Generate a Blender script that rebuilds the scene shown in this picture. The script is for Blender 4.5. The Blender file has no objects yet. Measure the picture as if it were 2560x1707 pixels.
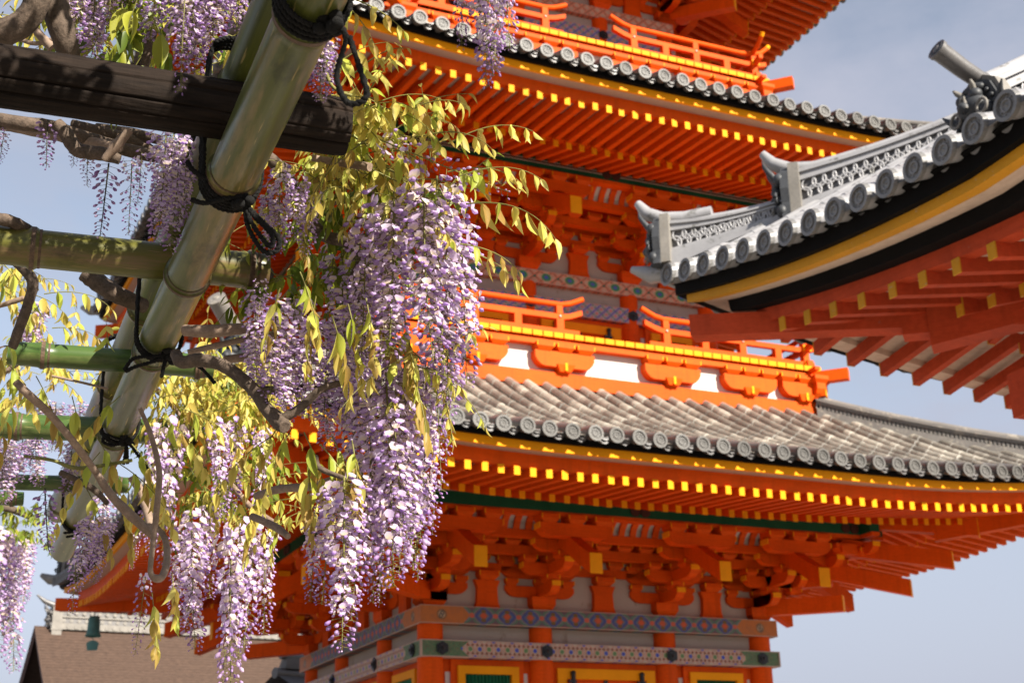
import bpy, math, random
from mathutils import Vector, Matrix
random.seed(7)
PI = math.pi
sc = bpy.context.scene
col = sc.collection

# ------------------------------------------------------------------ camera
CAM = Vector((-7.999, -20.524, 1.601))
YAW, PITCH, ROLL, FPX = 0.4346, 0.3449, -0.0278, 3536.0      # focal length in px of a 2560 px wide frame (50 mm)
fw = Vector((math.sin(YAW)*math.cos(PITCH), math.cos(YAW)*math.cos(PITCH), math.sin(PITCH)))
r0 = Vector((math.cos(YAW), -math.sin(YAW), 0)); u0 = r0.cross(fw)
CR = math.cos(ROLL)*r0 + math.sin(ROLL)*u0
CU = -math.sin(ROLL)*r0 + math.cos(ROLL)*u0
cd = bpy.data.cameras.new('camera'); cam = bpy.data.objects.new('camera', cd); col.objects.link(cam)
cd.sensor_width = 36; cd.lens = FPX*36/2560; cd.clip_start = 0.05; cd.clip_end = 3000
m = Matrix((CR, CU, -fw)).transposed().to_4x4(); m.translation = CAM; cam.matrix_world = m
cd.dof.use_dof = True; cd.dof.focus_distance = 2.75; cd.dof.aperture_fstop = 10.0
sc.camera = cam
def at(u, v, Z):                                   # a point of the place, Z metres deep from where the photographer stood
    return CAM + Z*(fw + CR*((u-1280)/FPX) - CU*((v-853.5)/FPX))
def at_z(u, v, z):
    d = fw + CR*((u-1280)/FPX) - CU*((v-853.5)/FPX)
    return CAM + d*((z-CAM.z)/d.z)

# ------------------------------------------------------------------ light
SAZ, SEL = math.radians(20), math.radians(33)      # sun: right of the view towards -Y
sd = Vector((math.sin(SAZ)*math.cos(SEL), -math.cos(SAZ)*math.cos(SEL), math.sin(SEL)))
w = bpy.data.worlds.new('World'); sc.world = w; w.use_nodes = True
nt = w.node_tree; bg = nt.nodes['Background']
sky = nt.nodes.new('ShaderNodeTexSky'); sky.sky_type = 'NISHITA'; sky.sun_disc = False
sky.sun_elevation = SEL; sky.sun_rotation = math.atan2(sd.x, sd.y); sky.dust_density = .5; sky.air_density = 1.0; sky.ozone_density = 2.0
hs = nt.nodes.new('ShaderNodeHueSaturation'); hs.inputs['Saturation'].default_value = .62; nt.links.new(sky.outputs[0], hs.inputs['Color'])
tcw = nt.nodes.new('ShaderNodeTexCoord'); cl = nt.nodes.new('ShaderNodeTexNoise'); cl.inputs['Scale'].default_value = 3.4; cl.inputs['Detail'].default_value = 7; cl.inputs['Roughness'].default_value = .6
mpw = nt.nodes.new('ShaderNodeMapping'); mpw.inputs['Scale'].default_value = (1, 1, 2.2); nt.links.new(tcw.outputs['Generated'], mpw.inputs[0]); nt.links.new(mpw.outputs[0], cl.inputs['Vector'])
rw = nt.nodes.new('ShaderNodeMapRange'); rw.inputs[1].default_value = .40; rw.inputs[2].default_value = .68; rw.inputs[3].default_value = .06; rw.inputs[4].default_value = .95; nt.links.new(cl.outputs['Fac'], rw.inputs[0])
mw = nt.nodes.new('ShaderNodeMix'); mw.data_type = 'RGBA'; sw = nt.nodes.new('ShaderNodeSeparateXYZ'); nt.links.new(tcw.outputs['Generated'], sw.inputs[0])
hz = nt.nodes.new('ShaderNodeMapRange'); hz.inputs[1].default_value = .08; hz.inputs[2].default_value = .40; hz.inputs[3].default_value = .95; hz.inputs[4].default_value = 0; nt.links.new(sw.outputs[2], hz.inputs[0])   # pale haze low over the horizon
mm = nt.nodes.new('ShaderNodeMath'); mm.operation = 'MAXIMUM'; nt.links.new(rw.outputs[0], mm.inputs[0]); nt.links.new(hz.outputs[0], mm.inputs[1]); nt.links.new(mm.outputs[0], mw.inputs[0]); nt.links.new(hs.outputs[0], mw.inputs[6]); mw.inputs[7].default_value = (2.85, 3.0, 3.65, 1)   # thin high cloud
nt.links.new(mw.outputs[2], bg.inputs[0]); bg.inputs[1].default_value = 0.068
sl = bpy.data.lights.new('sun', 'SUN'); so = bpy.data.objects.new('sun', sl); col.objects.link(so)
sl.energy = 5.0; sl.angle = math.radians(0.5); sl.color = (1, .93, .82)
so.rotation_euler = sd.to_track_quat('Z', 'Y').to_euler()
sc.view_settings.view_transform = 'Standard'; sc.view_settings.look = 'None'
sc.view_settings.exposure = 1.42; sc.view_settings.gamma = 1
sc.render.engine = 'CYCLES'
sc.cycles.max_bounces = 8; sc.cycles.diffuse_bounces = 4; sc.cycles.transparent_max_bounces = 4

# ------------------------------------------------------------------ helpers
class MB:
    def __init__(s): s.v = []; s.f = []; s.m = []; s.sm = []; s.c = None
    def add(s, vs, fs, mi=0, sm=False):
        b = len(s.v); s.v.extend([tuple(p) for p in vs])
        for f in fs: s.f.append([b+i for i in f]); s.m.append(mi); s.sm.append(sm)
    def hexa(s, p, mi=0):                          # bottom ring 0-3, top ring 4-7
        s.add(p, [(3,2,1,0),(4,5,6,7),(0,1,5,4),(1,2,6,5),(2,3,7,6),(3,0,4,7)], mi)
    def box(s, x0, x1, y0, y1, z0, z1, mi=0):
        s.hexa([(x0,y0,z0),(x1,y0,z0),(x1,y1,z0),(x0,y1,z0),(x0,y0,z1),(x1,y0,z1),(x1,y1,z1),(x0,y1,z1)], mi)
    def frust(s, cx, cy, z0, z1, a0, b0, a1, b1, mi=0):
        s.hexa([(cx-a0,cy-b0,z0),(cx+a0,cy-b0,z0),(cx+a0,cy+b0,z0),(cx-a0,cy+b0,z0),(cx-a1,cy-b1,z1),(cx+a1,cy-b1,z1),(cx+a1,cy+b1,z1),(cx-a1,cy+b1,z1)], mi)
    def beam(s, p0, p1, wd, h, mi=0, cap=None):    # p0,p1 = centre of the top edge; plumb-cut ends, h straight down
        p0, p1 = Vector(p0), Vector(p1); d = p1-p0; d.z = 0
        sx = Vector((-d.y, d.x, 0)).normalized()*wd*.5; hv = Vector((0,0,-h))
        s.hexa([p0-sx+hv, p1-sx+hv, p1+sx+hv, p0+sx+hv, p0-sx, p1-sx, p1+sx, p0+sx], mi)
        if cap is not None:
            e = d.normalized()*.012; q = p1+e; sx *= 1.02; z = Vector((0,0,.003))
            s.hexa([p1-sx+hv-z, q-sx+hv-z, q+sx+hv-z, p1+sx+hv-z, p1-sx+z, q-sx+z, q+sx+z, p1+sx+z], cap)
    def tube(s, pts, rad, n=8, mi=0, caps=True, sm=True):
        pts = [Vector(p) for p in pts]; k = len(pts)
        if not hasattr(rad, '__len__'): rad = [rad]*k
        t = (pts[1]-pts[0]).normalized(); a = t.orthogonal().normalized(); vs = []
        for i, p in enumerate(pts):
            t = (pts[min(i+1,k-1)]-pts[max(i-1,0)])
            if t.length < 1e-9: t = Vector((0,0,1))
            t.normalize(); a = (a - t*a.dot(t)); a = a.normalized() if a.length > 1e-6 else t.orthogonal().normalized(); b = t.cross(a)
            for j in range(n):
                q = 2*PI*j/n; vs.append(p + (a*math.cos(q)+b*math.sin(q))*rad[i])
        fs = [(i*n+j, i*n+(j+1)%n, (i+1)*n+(j+1)%n, (i+1)*n+j) for i in range(k-1) for j in range(n)]
        s.add(vs, fs, mi, sm)
        if caps:
            s.add(vs[:n], [tuple(range(n))[::-1]], mi); s.add(vs[-n:], [tuple(range(n))], mi)
    def prism(s, poly, o, ax, ay, az, mi=0):       # polygon in (ax,ay) extruded by az, centred
        o, ax, ay, az = Vector(o), Vector(ax), Vector(ay), Vector(az); n = len(poly)
        a = [o+ax*x+ay*y-az*.5 for x, y in poly]; b = [p+az for p in a]
        s.add(a+b, [tuple(range(n))[::-1], tuple(range(n, 2*n))] + [(i,(i+1)%n,n+(i+1)%n,n+i) for i in range(n)], mi)
    def ball(s, c, r, mi=0, n=10, k=7):            # ellipsoid, r = Vector of radii
        c = Vector(c); r = Vector(r) if hasattr(r, '__len__') else Vector((r,r,r)); vs = []
        for i in range(k+1):
            th = PI*i/k
            for j in range(n):
                q = 2*PI*j/n; vs.append(c+Vector((r.x*math.sin(th)*math.cos(q), r.y*math.sin(th)*math.sin(q), r.z*math.cos(th))))
        s.add(vs, [(i*n+j, (i+1)*n+j, (i+1)*n+(j+1)%n, i*n+(j+1)%n) for i in range(k) for j in range(n)], mi, True)
    def mesh(s, name, mats):
        me = bpy.data.meshes.new(name); me.from_pydata(s.v, [], s.f)
        for mt in (mats if isinstance(mats, (list, tuple)) else [mats]): me.materials.append(mt)
        me.polygons.foreach_set('material_index', s.m); me.polygons.foreach_set('use_smooth', s.sm)
        if s.c is not None:
            ca = me.color_attributes.new('Col', 'FLOAT_COLOR', 'POINT')
            ca.data.foreach_set('color', [x for c4 in s.c for x in c4])
        me.update(); return me
    def build(s, name, mats, parent=None, loc=(0,0,0), rz=0): return put(name, s.mesh(name, mats), parent, loc, rz)
def put(name, me, parent=None, loc=(0,0,0), rz=0):
    o = bpy.data.objects.new(name, me); col.objects.link(o); o.location = loc; o.rotation_euler = (0,0,rz)
    if parent is not None: o.parent = parent
    return o
def dup(o, rz=0, parent=None, loc=None):
    c = o.copy(); col.objects.link(c); c.rotation_euler = (0,0,rz)
    if loc is not None: c.location = loc
    if parent is not None: c.parent = parent
    return c
def tag(o, label, cat, group=None, kind=None):
    if label: o['label'] = label
    if cat: o['category'] = cat
    if group: o['group'] = group
    if kind: o['kind'] = kind
    return o
def stuff(o): o['kind'] = 'stuff'; return o

# ------------------------------------------------------------------ materials
class E:                                           # tiny node-expression helper
    def __init__(s, nt, k): s.nt = nt; s.k = k
    def _op(s, op, *a):
        n = s.nt.nodes.new('ShaderNodeMath'); n.operation = op
        for i, x in enumerate((s,)+a):
            if isinstance(x, E): s.nt.links.new(x.k, n.inputs[i])
            else: n.inputs[i].default_value = x
        return E(s.nt, n.outputs[0])
    def __add__(s, o): return s._op('ADD', o)
    def __sub__(s, o): return s._op('SUBTRACT', o)
    def __mul__(s, o): return s._op('MULTIPLY', o)
    def __truediv__(s, o): return s._op('DIVIDE', o)
    def fr(s): return s._op('FRACT')
    def ab(s): return s._op('ABSOLUTE')
    def fl(s): return s._op('FLOOR')
    def lt(s, o): return s._op('LESS_THAN', o)
    def gt(s, o): return s._op('GREATER_THAN', o)
    def mx(s, o): return s._op('MAXIMUM', o)
    def mn(s, o): return s._op('MINIMUM', o)
    def sq(s): return s._op('SQRT')
def newmat(name, rough=.6, spec=.4):
    mt = bpy.data.materials.new(name); mt.use_nodes = True; nt = mt.node_tree; b = nt.nodes['Principled BSDF']
    b.inputs['Roughness'].default_value = rough; b.inputs['Specular IOR Level'].default_value = spec
    return mt, nt, b
def ocoord(nt, kind='Object'):
    tc = nt.nodes.new('ShaderNodeTexCoord'); return tc.outputs[kind]
def noise(nt, vec, scale, det=4, stretch=None, rough=.55):
    n = nt.nodes.new('ShaderNodeTexNoise'); n.inputs['Scale'].default_value = scale; n.inputs['Detail'].default_value = det; n.inputs['Roughness'].default_value = rough
    if stretch:
        mp = nt.nodes.new('ShaderNodeMapping'); mp.inputs['Scale'].default_value = stretch; nt.links.new(vec, mp.inputs['Vector']); vec = mp.outputs[0]
    nt.links.new(vec, n.inputs['Vector']); return n.outputs['Fac']
def ramp(nt, fac, stops):
    r = nt.nodes.new('ShaderNodeValToRGB'); el = r.color_ramp.elements
    while len(el) < len(stops): el.new(.5)
    for e, (p, c) in zip(el, stops): e.position = p; e.color = (*c, 1)
    nt.links.new(fac, r.inputs[0]); return r.outputs[0]
def mixc(nt, fac, a, b, blend='MIX'):
    n = nt.nodes.new('ShaderNodeMix'); n.data_type = 'RGBA'; n.blend_type = blend
    if hasattr(fac, 'k'): fac = fac.k
    if isinstance(fac, (int, float)): n.inputs[0].default_value = fac
    else: nt.links.new(fac, n.inputs[0])
    for i, x in ((6, a), (7, b)):
        if isinstance(x, tuple): n.inputs[i].default_value = (*x, 1)
        else: nt.links.new(x, n.inputs[i])
    return n.outputs[2]
def bump(nt, b, h, strength=.3, dist=.01):
    n = nt.nodes.new('ShaderNodeBump'); n.inputs['Strength'].default_value = strength; n.inputs['Distance'].default_value = dist
    nt.links.new(h, n.inputs['Height']); nt.links.new(n.outputs[0], b.inputs['Normal'])
def paint(name, c, rough=.55, var=.18, scale=2.2, fine=25, stretch=None, bmp=.12, spec=.35, worn=None, streak=False):
    mt, nt, b = newmat(name, rough, spec); v = ocoord(nt)
    n1 = noise(nt, v, scale, 5, stretch); n2 = noise(nt, v, fine, 3, stretch)
    lo = tuple(x*(1-var) for x in c); hi = tuple(min(1, x*(1+var)) for x in c)
    cc = ramp(nt, n1, [(.3, lo), (.7, hi)])
    cc = mixc(nt, .35, cc, ramp(nt, n2, [(.3, tuple(x*(1-var) for x in c)), (.7, tuple(min(1, x*(1+var)) for x in c))]))
    if streak:                                     # grain along the timber and faint water runs down it
        cc = mixc(nt, ramp(nt, noise(nt, v, 26, 4, (.12,.5,3.0), .6), [(.42, (0,0,0)), (.72, (.45,.45,.45))]), cc, tuple(x*.62 for x in c))
        cc = mixc(nt, ramp(nt, noise(nt, v, 4, 4, (3,3,.25), .6), [(.50, (0,0,0)), (.75, (.40,.40,.40))]), cc, tuple(x*.55 for x in c))
    if worn:
        nn = noise(nt, v, worn[1], 6, worn[3] if len(worn) > 3 else None, .7); f = ramp(nt, nn, [(worn[2], (0,0,0)), (worn[2]+.06, (1,1,1))]); cc = mixc(nt, f, cc, worn[0])
    oi = nt.nodes.new('ShaderNodeObjectInfo'); cc = mixc(nt, 1.0, cc, ramp(nt, oi.outputs['Random'], [(0, (.84,.84,.84)), (1, (1,1,1))]), 'MULTIPLY')
    nt.links.new(cc, b.inputs['Base Color']); bump(nt, b, n2, bmp, .004); return mt
RED = (.68, .078, .0015)
M = {}
M['red'] = paint('vermilion paint', RED, .6, .17, 1.3, 30, (1,1,1), .15, .10, ((.50,.085,.02), 5, .66, (.6,1,2.5)), True)
M['yellow'] = paint('ochre yellow paint', (.80, .29, .003), .6, .12, 2, 40, None, .12, .10)
M['old_red'] = paint('weathered red paint', (.43, .055, .018), .65, .25, 1.5, 22, None, .2, .12, ((.24,.12,.09), 9, .68), True)
M['old_yellow'] = paint('flaking yellow paint', (.52, .24, .012), .7, .15, 2, 30, None, .2, .25, ((.40,.32,.22), 14, .62, (1,1,2.5)))
M['pale'] = paint('bare pale board', (.60, .45, .35), .7, .10, 2, 30, None, .12, .2, None, True)
M['plaster'] = paint('shaded plaster', (.40,.325,.28), .85, .10, 1.5, 40, None, .12, .1, ((.30,.22,.18), 4, .60, (1,1,.5)))  # white plaster toned darker and browner: the shade under the eaves is painted in
M['white'] = paint('white plaster', (.56, .49, .44), .8, .04, 1.5, 40)
M['black'] = paint('black painted board', (.006, .0055, .0055), .75, .3, 3, 30, None, .1, .06)
M['green'] = paint('dark green paint', (.010, .070, .030), .6, .2, 3, 30, None, .1, .12)
M['shutter'] = paint('green slat paint', (.007, .13, .058), .55, .15, 2, 30)
M['iron'] = paint('black iron fitting', (.012, .012, .014), .4, .3, 8, 40)
M['dark'] = paint('dark timber', (.05, .012, .006), .7, .2, 2, 30)  # plain dark red-brown for the core wall, hall posts and purlin marks
M['bronze'] = paint('green bronze patina', (.07, .19, .18), .6, .3, 9, 60)
M['stone'] = paint('grey stone', (.32, .31, .29), .85, .2, 1.5, 20)
M['cream'] = paint('cream line', (.45, .32, .25), .6, .1, 3, 30)

def tile_mat(name, c1, c2, c3, cell, rough=.5):
    mt, nt, b = newmat(name, rough, .5); v = ocoord(nt)
    sp = nt.nodes.new('ShaderNodeSeparateXYZ'); nt.links.new(v, sp.inputs[0])
    ids = E(nt, sp.outputs[0])*(1/cell[0])+.5; idn = E(nt, sp.outputs[1])*(1/cell[1])
    cv = nt.nodes.new('ShaderNodeCombineXYZ'); nt.links.new(ids.fl().k, cv.inputs[0])
    off = (ids.fl()*.37).fr(); nt.links.new((idn+off).fl().k, cv.inputs[1])
    wn = nt.nodes.new('ShaderNodeTexWhiteNoise'); wn.noise_dimensions = '2D'; nt.links.new(cv.outputs[0], wn.inputs['Vector'])
    cc = ramp(nt, wn.outputs['Value'], [(0, c1), (.30, tuple((x+y)/2 for x, y in zip(c1, c2))), (.55, c2), (.8, tuple(x*.8+y*.2 for x, y in zip(c3, c2))), (1, c3)])
    n1 = noise(nt, v, 6, 5); n2 = noise(nt, v, 45, 4)
    cc = mixc(nt, ramp(nt, n1, [(.4, (0,0,0)), (.75, (.6,.6,.6))]), cc, tuple(x*.55 for x in c1))
    cc = mixc(nt, ramp(nt, n2, [(.55, (0,0,0)), (.8, (.5,.5,.5))]), cc, c3)
    nt.links.new(cc, b.inputs['Base Color'])
    st = (idn+off).fr()                            # each tile's lower edge stands proud of the next
    bump(nt, b, (st*.6+E(nt, n2)*.25).k, .5, .02); return mt
M['roof_tile'] = tile_mat('old mixed clay roof tile', (.105,.096,.080), (.185,.168,.140), (.35,.325,.27), (.335,.30))
M['eave_tile'] = paint('grey smoked clay tile', (.105,.098,.095), .42, .3, 5, 40, None, .25, .5)
M['eave_face'] = paint('moulded grey tile face', (.075,.070,.063), .5, .35, 9, 60, None, .5, .4)
M['gate_tile'] = paint('silver grey smoked tile', (.29,.285,.29), .33, .16, 4, 50, None, .15, .6, ((.15,.145,.135), 7, .58))
M['gate_face'] = paint('dark grey tile face', (.15,.145,.14), .4, .3, 12, 70, None, .5, .5)
M['ogre'] = paint('dark grey ogre tile', (.042,.044,.048), .5, .45, 9, 60, None, .3, .3)
M['lichen_tile'] = paint('lichen stained tile', (.18,.165,.145), .7, .3, 4, 40, None, .2, .45, ((.17,.15,.125), 9, .58))

def band(name, f):                                 # painted timber bands: pattern in metres along (x) and up (z)
    mt, nt, b = newmat(name, .55, .3); v = ocoord(nt)
    sp = nt.nodes.new('ShaderNodeSeparateXYZ'); nt.links.new(v, sp.inputs[0])
    c = f(nt, E(nt, sp.outputs[0]), E(nt, sp.outputs[2]))
    n = noise(nt, v, 14, 4); c = mixc(nt, ramp(nt, n, [(.45, (0,0,0)), (.85, (.5,.5,.5))]), c, (.12,.08,.06))
    nt.links.new(c, b.inputs['Base Color']); return mt
def dist(a, b): return (a*a+b*b).sq()
def p_low1(nt, x, z):
    v = (z-4.523)/.123; u = x/.157; uc = u.fr()-.5; alt = (u.fl()*.5).fr()
    c = mixc(nt, dist(uc*1.0, v*.80).lt(.40), (.40,.30,.24), (.55,.12,.08))
    c = mixc(nt, dist(uc, v*.80).lt(.345), c, (.38,.33,.22))
    dot = dist(uc, v*.80).lt(.22); c = mixc(nt, dot*alt.gt(.2), c, (.05,.07,.38)); c = mixc(nt, dot*alt.lt(.2), c, (.10,.20,.08))
    ue = (u+.5).fr()-.5; ve = v.ab()-.98; ae = ((u+.5).fl()*.5).fr()
    c = mixc(nt, dist(ue, ve*.8).lt(.34), c, (.52,.13,.09)); c = mixc(nt, dist(ue, ve*.8).lt(.29), c, (.42,.34,.26))
    c = mixc(nt, dist(ue, ve*.8).lt(.2)*ae.gt(.2), c, (.10,.09,.36))
    vm = v.ab()-.5; um = (u*2).fr()-.5; c = mixc(nt, dist(um*.5, vm*.8).lt(.13), c, (.16,.06,.03))
    g = x.ab().gt(2.42)
    n = noise(nt, ocoord(nt), 45, 3); gc = ramp(nt, n, [(.45, (.03,.13,.065)), (.55, (.16,.20,.09)), (.62, (.10,.03,.03))])
    tip = (x.ab()+v.ab()*.16).gt(2.60); c = mixc(nt, tip, c, gc)
    return mixc(nt, v.ab().gt(.93)*g, c, (.55,.42,.34))
def p_up1(nt, x, z):
    v = (z-5.035)/.131; u = x/.40; uc = (u.fr()-.5)
    c = mixc(nt, (v.ab()).gt(.90), (.11,.075,.09), (.26,.075,.05))
    d = uc.ab()*2
    arc = dist(d-.05, v*.9); c = mixc(nt, arc.lt(1.0)*arc.gt(.80), c, (.075,.15,.10)); c = mixc(nt, arc.lt(.80)*arc.gt(.70), c, (.17,.16,.18))
    ch = (d*1.15+v.ab()*.75); c = mixc(nt, ch.lt(.92)*ch.gt(.58), c, (.045,.07,.22)); c = mixc(nt, ch.lt(.58)*ch.gt(.46), c, (.13,.14,.17))
    c = mixc(nt, ch.lt(.36), c, (.45,.075,.02)); c = mixc(nt, dist(d, v.ab()-.55).lt(.22), c, (.14,.08,.02))
    ed = 1/1; dd = ((u+.5).fr()-.5).ab()*2; c = mixc(nt, dist(dd*1.6, v*1.2).lt(.35), c, (.45,.09,.05))
    t = (x.ab()-v.ab()*.12).gt(2.43); c = mixc(nt, t, c, (.40,.125,.025))
    em = dist(x.ab()-2.90, (z-5.035)); c = mixc(nt, em.lt(.085)*em.gt(.060), c, (.20,.09,.03)); c = mixc(nt, em.lt(.06), c, (.34,.24,.14))
    s1 = dist(x.ab()-2.888, (z-5.058)); s2 = dist(x.ab()-2.912, (z-5.012))
    c = mixc(nt, s1.lt(.034)*s1.gt(.018), c, (.04,.045,.05)); return mixc(nt, s2.lt(.034)*s2.gt(.018), c, (.04,.045,.05))
def p_up2(nt, x, z):
    v = (z-11.085)/.115; u = x/.46; uc = u.fr()-.5; c = (.46,.33,.24)
    a1 = ((x+z*1.15)/.23).fr(); a2 = ((x-z*1.15)/.23).fr()
    for a in (a1, a2):
        c = mixc(nt, (a-.5).ab().lt(.20), c if isinstance(c, tuple) else c, (.58,.20,.12)); c = mixc(nt, (a-.5).ab().lt(.05), c, (.06,.13,.08))
    d = dist(uc*1.9, v*.62); c = mixc(nt, d.lt(.46), c, (.42,.36,.22)); c = mixc(nt, d.lt(.38), c, (.03,.22,.11)); c = mixc(nt, d.lt(.17), c, (.06,.10,.40))
    um = (u+.5).fr()-.5; return mixc(nt, dist(um*1.9, v*.62).lt(.13), c, (.03,.12,.08))
def p_low2(nt, x, z):
    a1 = ((x+z*1.1)/.19).fr(); a2 = ((x-z*1.1)/.19).fr(); c = (.28,.27,.33)
    for a, k in ((a1, (.09,.20,.11)), (a2, (.10,.10,.38))):
        c = mixc(nt, (a-.5).ab().gt(.40), c, k); c = mixc(nt, (a-.5).ab().lt(.06), c, (.38,.33,.28))
    return mixc(nt, ((a1-.5).ab()+(a2-.5).ab()).lt(.20), c, (.58,.14,.08))
M['band_low'] = band('painted band of dots', p_low1); M['band_up'] = band('painted band of blue lozenges', p_up1)
M['band_up2'] = band('painted band of green flowers', p_up2); M['band_low2'] = band('painted band of fine lattice', p_low2)

def bark(name, c1, c2, sc_=18, st=(1,1,1), rough=.85, b_=.6):
    mt, nt, b = newmat(name, rough, .2); v = ocoord(nt); n = noise(nt, v, sc_, 6, st, .65); n2 = noise(nt, v, sc_*5, 4, st)
    cc = mixc(nt, .4, ramp(nt, n, [(.3, c1), (.7, c2)]), ramp(nt, n2, [(.3, c1), (.75, c2)])); nt.links.new(cc, b.inputs['Base Color']); bump(nt, b, n, b_, .006); return mt
M['bark'] = bark('wisteria bark', (.032,.024,.018), (.15,.108,.080), 60)
M['twig'] = bark('young wisteria wood', (.13,.088,.062), (.29,.21,.155), 50, (1,1,1), .7, .3)
M['thatch'] = bark('cypress bark thatch', (.024,.016,.013), (.115,.072,.052), 5, (1.2,1.2,9), .9, 1.0)
M['rope'] = bark('black palm rope', (.003,.003,.003), (.012,.011,.010), 160, (1,1,1), .9, .8)
def log_mat():
    mt, nt, b = newmat('charred weathered log', .8, .10); v = ocoord(nt)
    n = noise(nt, v, 22, 6, (.09,1,1), .6); n2 = noise(nt, v, 130, 4, (.12,1,1)); n3 = noise(nt, v, 40, 3, (1.6,.6,.6))
    cc = mixc(nt, .5, ramp(nt, n, [(.32, (.004,.003,.0025)), (.62, (.016,.010,.007)), (.8, (.050,.031,.021))]), ramp(nt, n2, [(.3, (.004,.003,.0025)), (.75, (.030,.020,.014))]))
    nt.links.new(cc, b.inputs['Base Color']); bump(nt, b, (E(nt, n)*.6+E(nt, n2)*.3+E(nt, n3)*.3).k, .9, .006); return mt
M['log'] = log_mat()
def bamboo(name, c1, c2, c3, rough=.32):
    mt, nt, b = newmat(name, rough, .32); v = ocoord(nt)
    n = noise(nt, v, 9, 5, (.12,1,1), .6); n2 = noise(nt, v, 90, 3, (.03,1,1)); n3 = noise(nt, v, 7, 6, (.28,2.2,2.2), .7)
    cc = mixc(nt, .45, ramp(nt, n, [(.3, c1), (.7, c2)]), ramp(nt, n2, [(.3, c1), (.7, c2)]))
    cc = mixc(nt, ramp(nt, n3, [(.54, (0,0,0)), (.66, (.9,.9,.9))]), cc, c3)
    n4 = noise(nt, v, 14, 5, (.4,1,1), .7); cc = mixc(nt, ramp(nt, n4, [(.58, (0,0,0)), (.72, (.7,.7,.7))]), cc, tuple(x*.35 for x in c1))
    n5 = noise(nt, v, 160, 2, (.06,1,1)); cc = mixc(nt, ramp(nt, n5, [(.66, (0,0,0)), (.72, (.6,.6,.6))]), cc, tuple(min(1, x*2.0) for x in c3))
    nt.links.new(cc, b.inputs['Base Color']); bump(nt, b, n2, .08, .002); return mt
M['bamboo_old'] = bamboo('faded green bamboo', (.026,.034,.006), (.098,.108,.022), (.175,.130,.050))
M['bamboo_mid'] = bamboo('olive bamboo', (.050,.052,.008), (.125,.115,.022), (.165,.095,.055))
M['bamboo_new'] = bamboo('fresh green bamboo', (.028,.058,.012), (.062,.105,.022), (.10,.10,.038))
M['node'] = bark('bamboo node', (.035,.024,.016), (.16,.10,.065), 90, (1,1,1), .6, .3)

def leafy(name, stops, trans=.45, rough=.45, spec=.35, vcol=False, tint=1.0):
    mt, nt, b = newmat(name, rough, spec); v = ocoord(nt)
    oi = nt.nodes.new('ShaderNodeNewGeometry'); f = oi.outputs['Random Per Island']
    c = ramp(nt, f, stops)
    if vcol:
        at_ = nt.nodes.new('ShaderNodeVertexColor'); at_.layer_name = 'Col'; c = mixc(nt, 1.0, at_.outputs['Color'], c, 'MULTIPLY')
    nt.links.new(c, b.inputs['Base Color'])
    tr = nt.nodes.new('ShaderNodeBsdfTranslucent'); nt.links.new(c, tr.inputs[0])
    mx = nt.nodes.new('ShaderNodeMixShader'); mx.inputs[0].default_value = trans
    nt.links.new(b.outputs[0], mx.inputs[1]); nt.links.new(tr.outputs[0], mx.inputs[2]); nt.links.new(mx.outputs[0], nt.nodes['Material Output'].inputs[0]); return mt
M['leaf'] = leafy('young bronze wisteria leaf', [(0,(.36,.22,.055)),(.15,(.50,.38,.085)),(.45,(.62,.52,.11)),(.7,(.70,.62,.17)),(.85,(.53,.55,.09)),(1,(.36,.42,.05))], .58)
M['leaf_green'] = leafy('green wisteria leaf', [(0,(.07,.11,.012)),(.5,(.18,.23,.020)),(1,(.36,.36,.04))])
M['petal'] = leafy('lavender wisteria petal', [(0,(.84,.76,.85)),(.5,(.94,.88,.94)),(1,(1,.96,.98))], .58, .5, .25, True)
M['stalk'] = paint('green flower stalk', (.16,.15,.035), .6, .3, 30, 90)
M['stalk_dark'] = paint('dark flower stalk', (.045,.040,.022), .6, .3, 30, 90)
# ------------------------------------------------------------------ ground
g = MB(); g.add([(-900,-900,0),(900,-900,0),(900,900,0),(-900,900,0)], [(0,1,2,3)])
M['gravel'] = paint('pale temple gravel', (.21,.185,.155), .9, .15, .6, 8)
tag(g.build('ground', M['gravel']), None, None, None, 'structure')
g = MB(); g.add([(-7,-19.5,.004),(12,-19.5,.004),(12,-8,.004),(-7,-8,.004)], [(0,1,2,3)])
tag(g.build('bounce_paving', paint('pale stone paving', (.46,.42,.36), .85, .12, .8, 9)), None, None, None, 'structure')  # pale slab out of view, added to bounce light under the gate eaves

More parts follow.
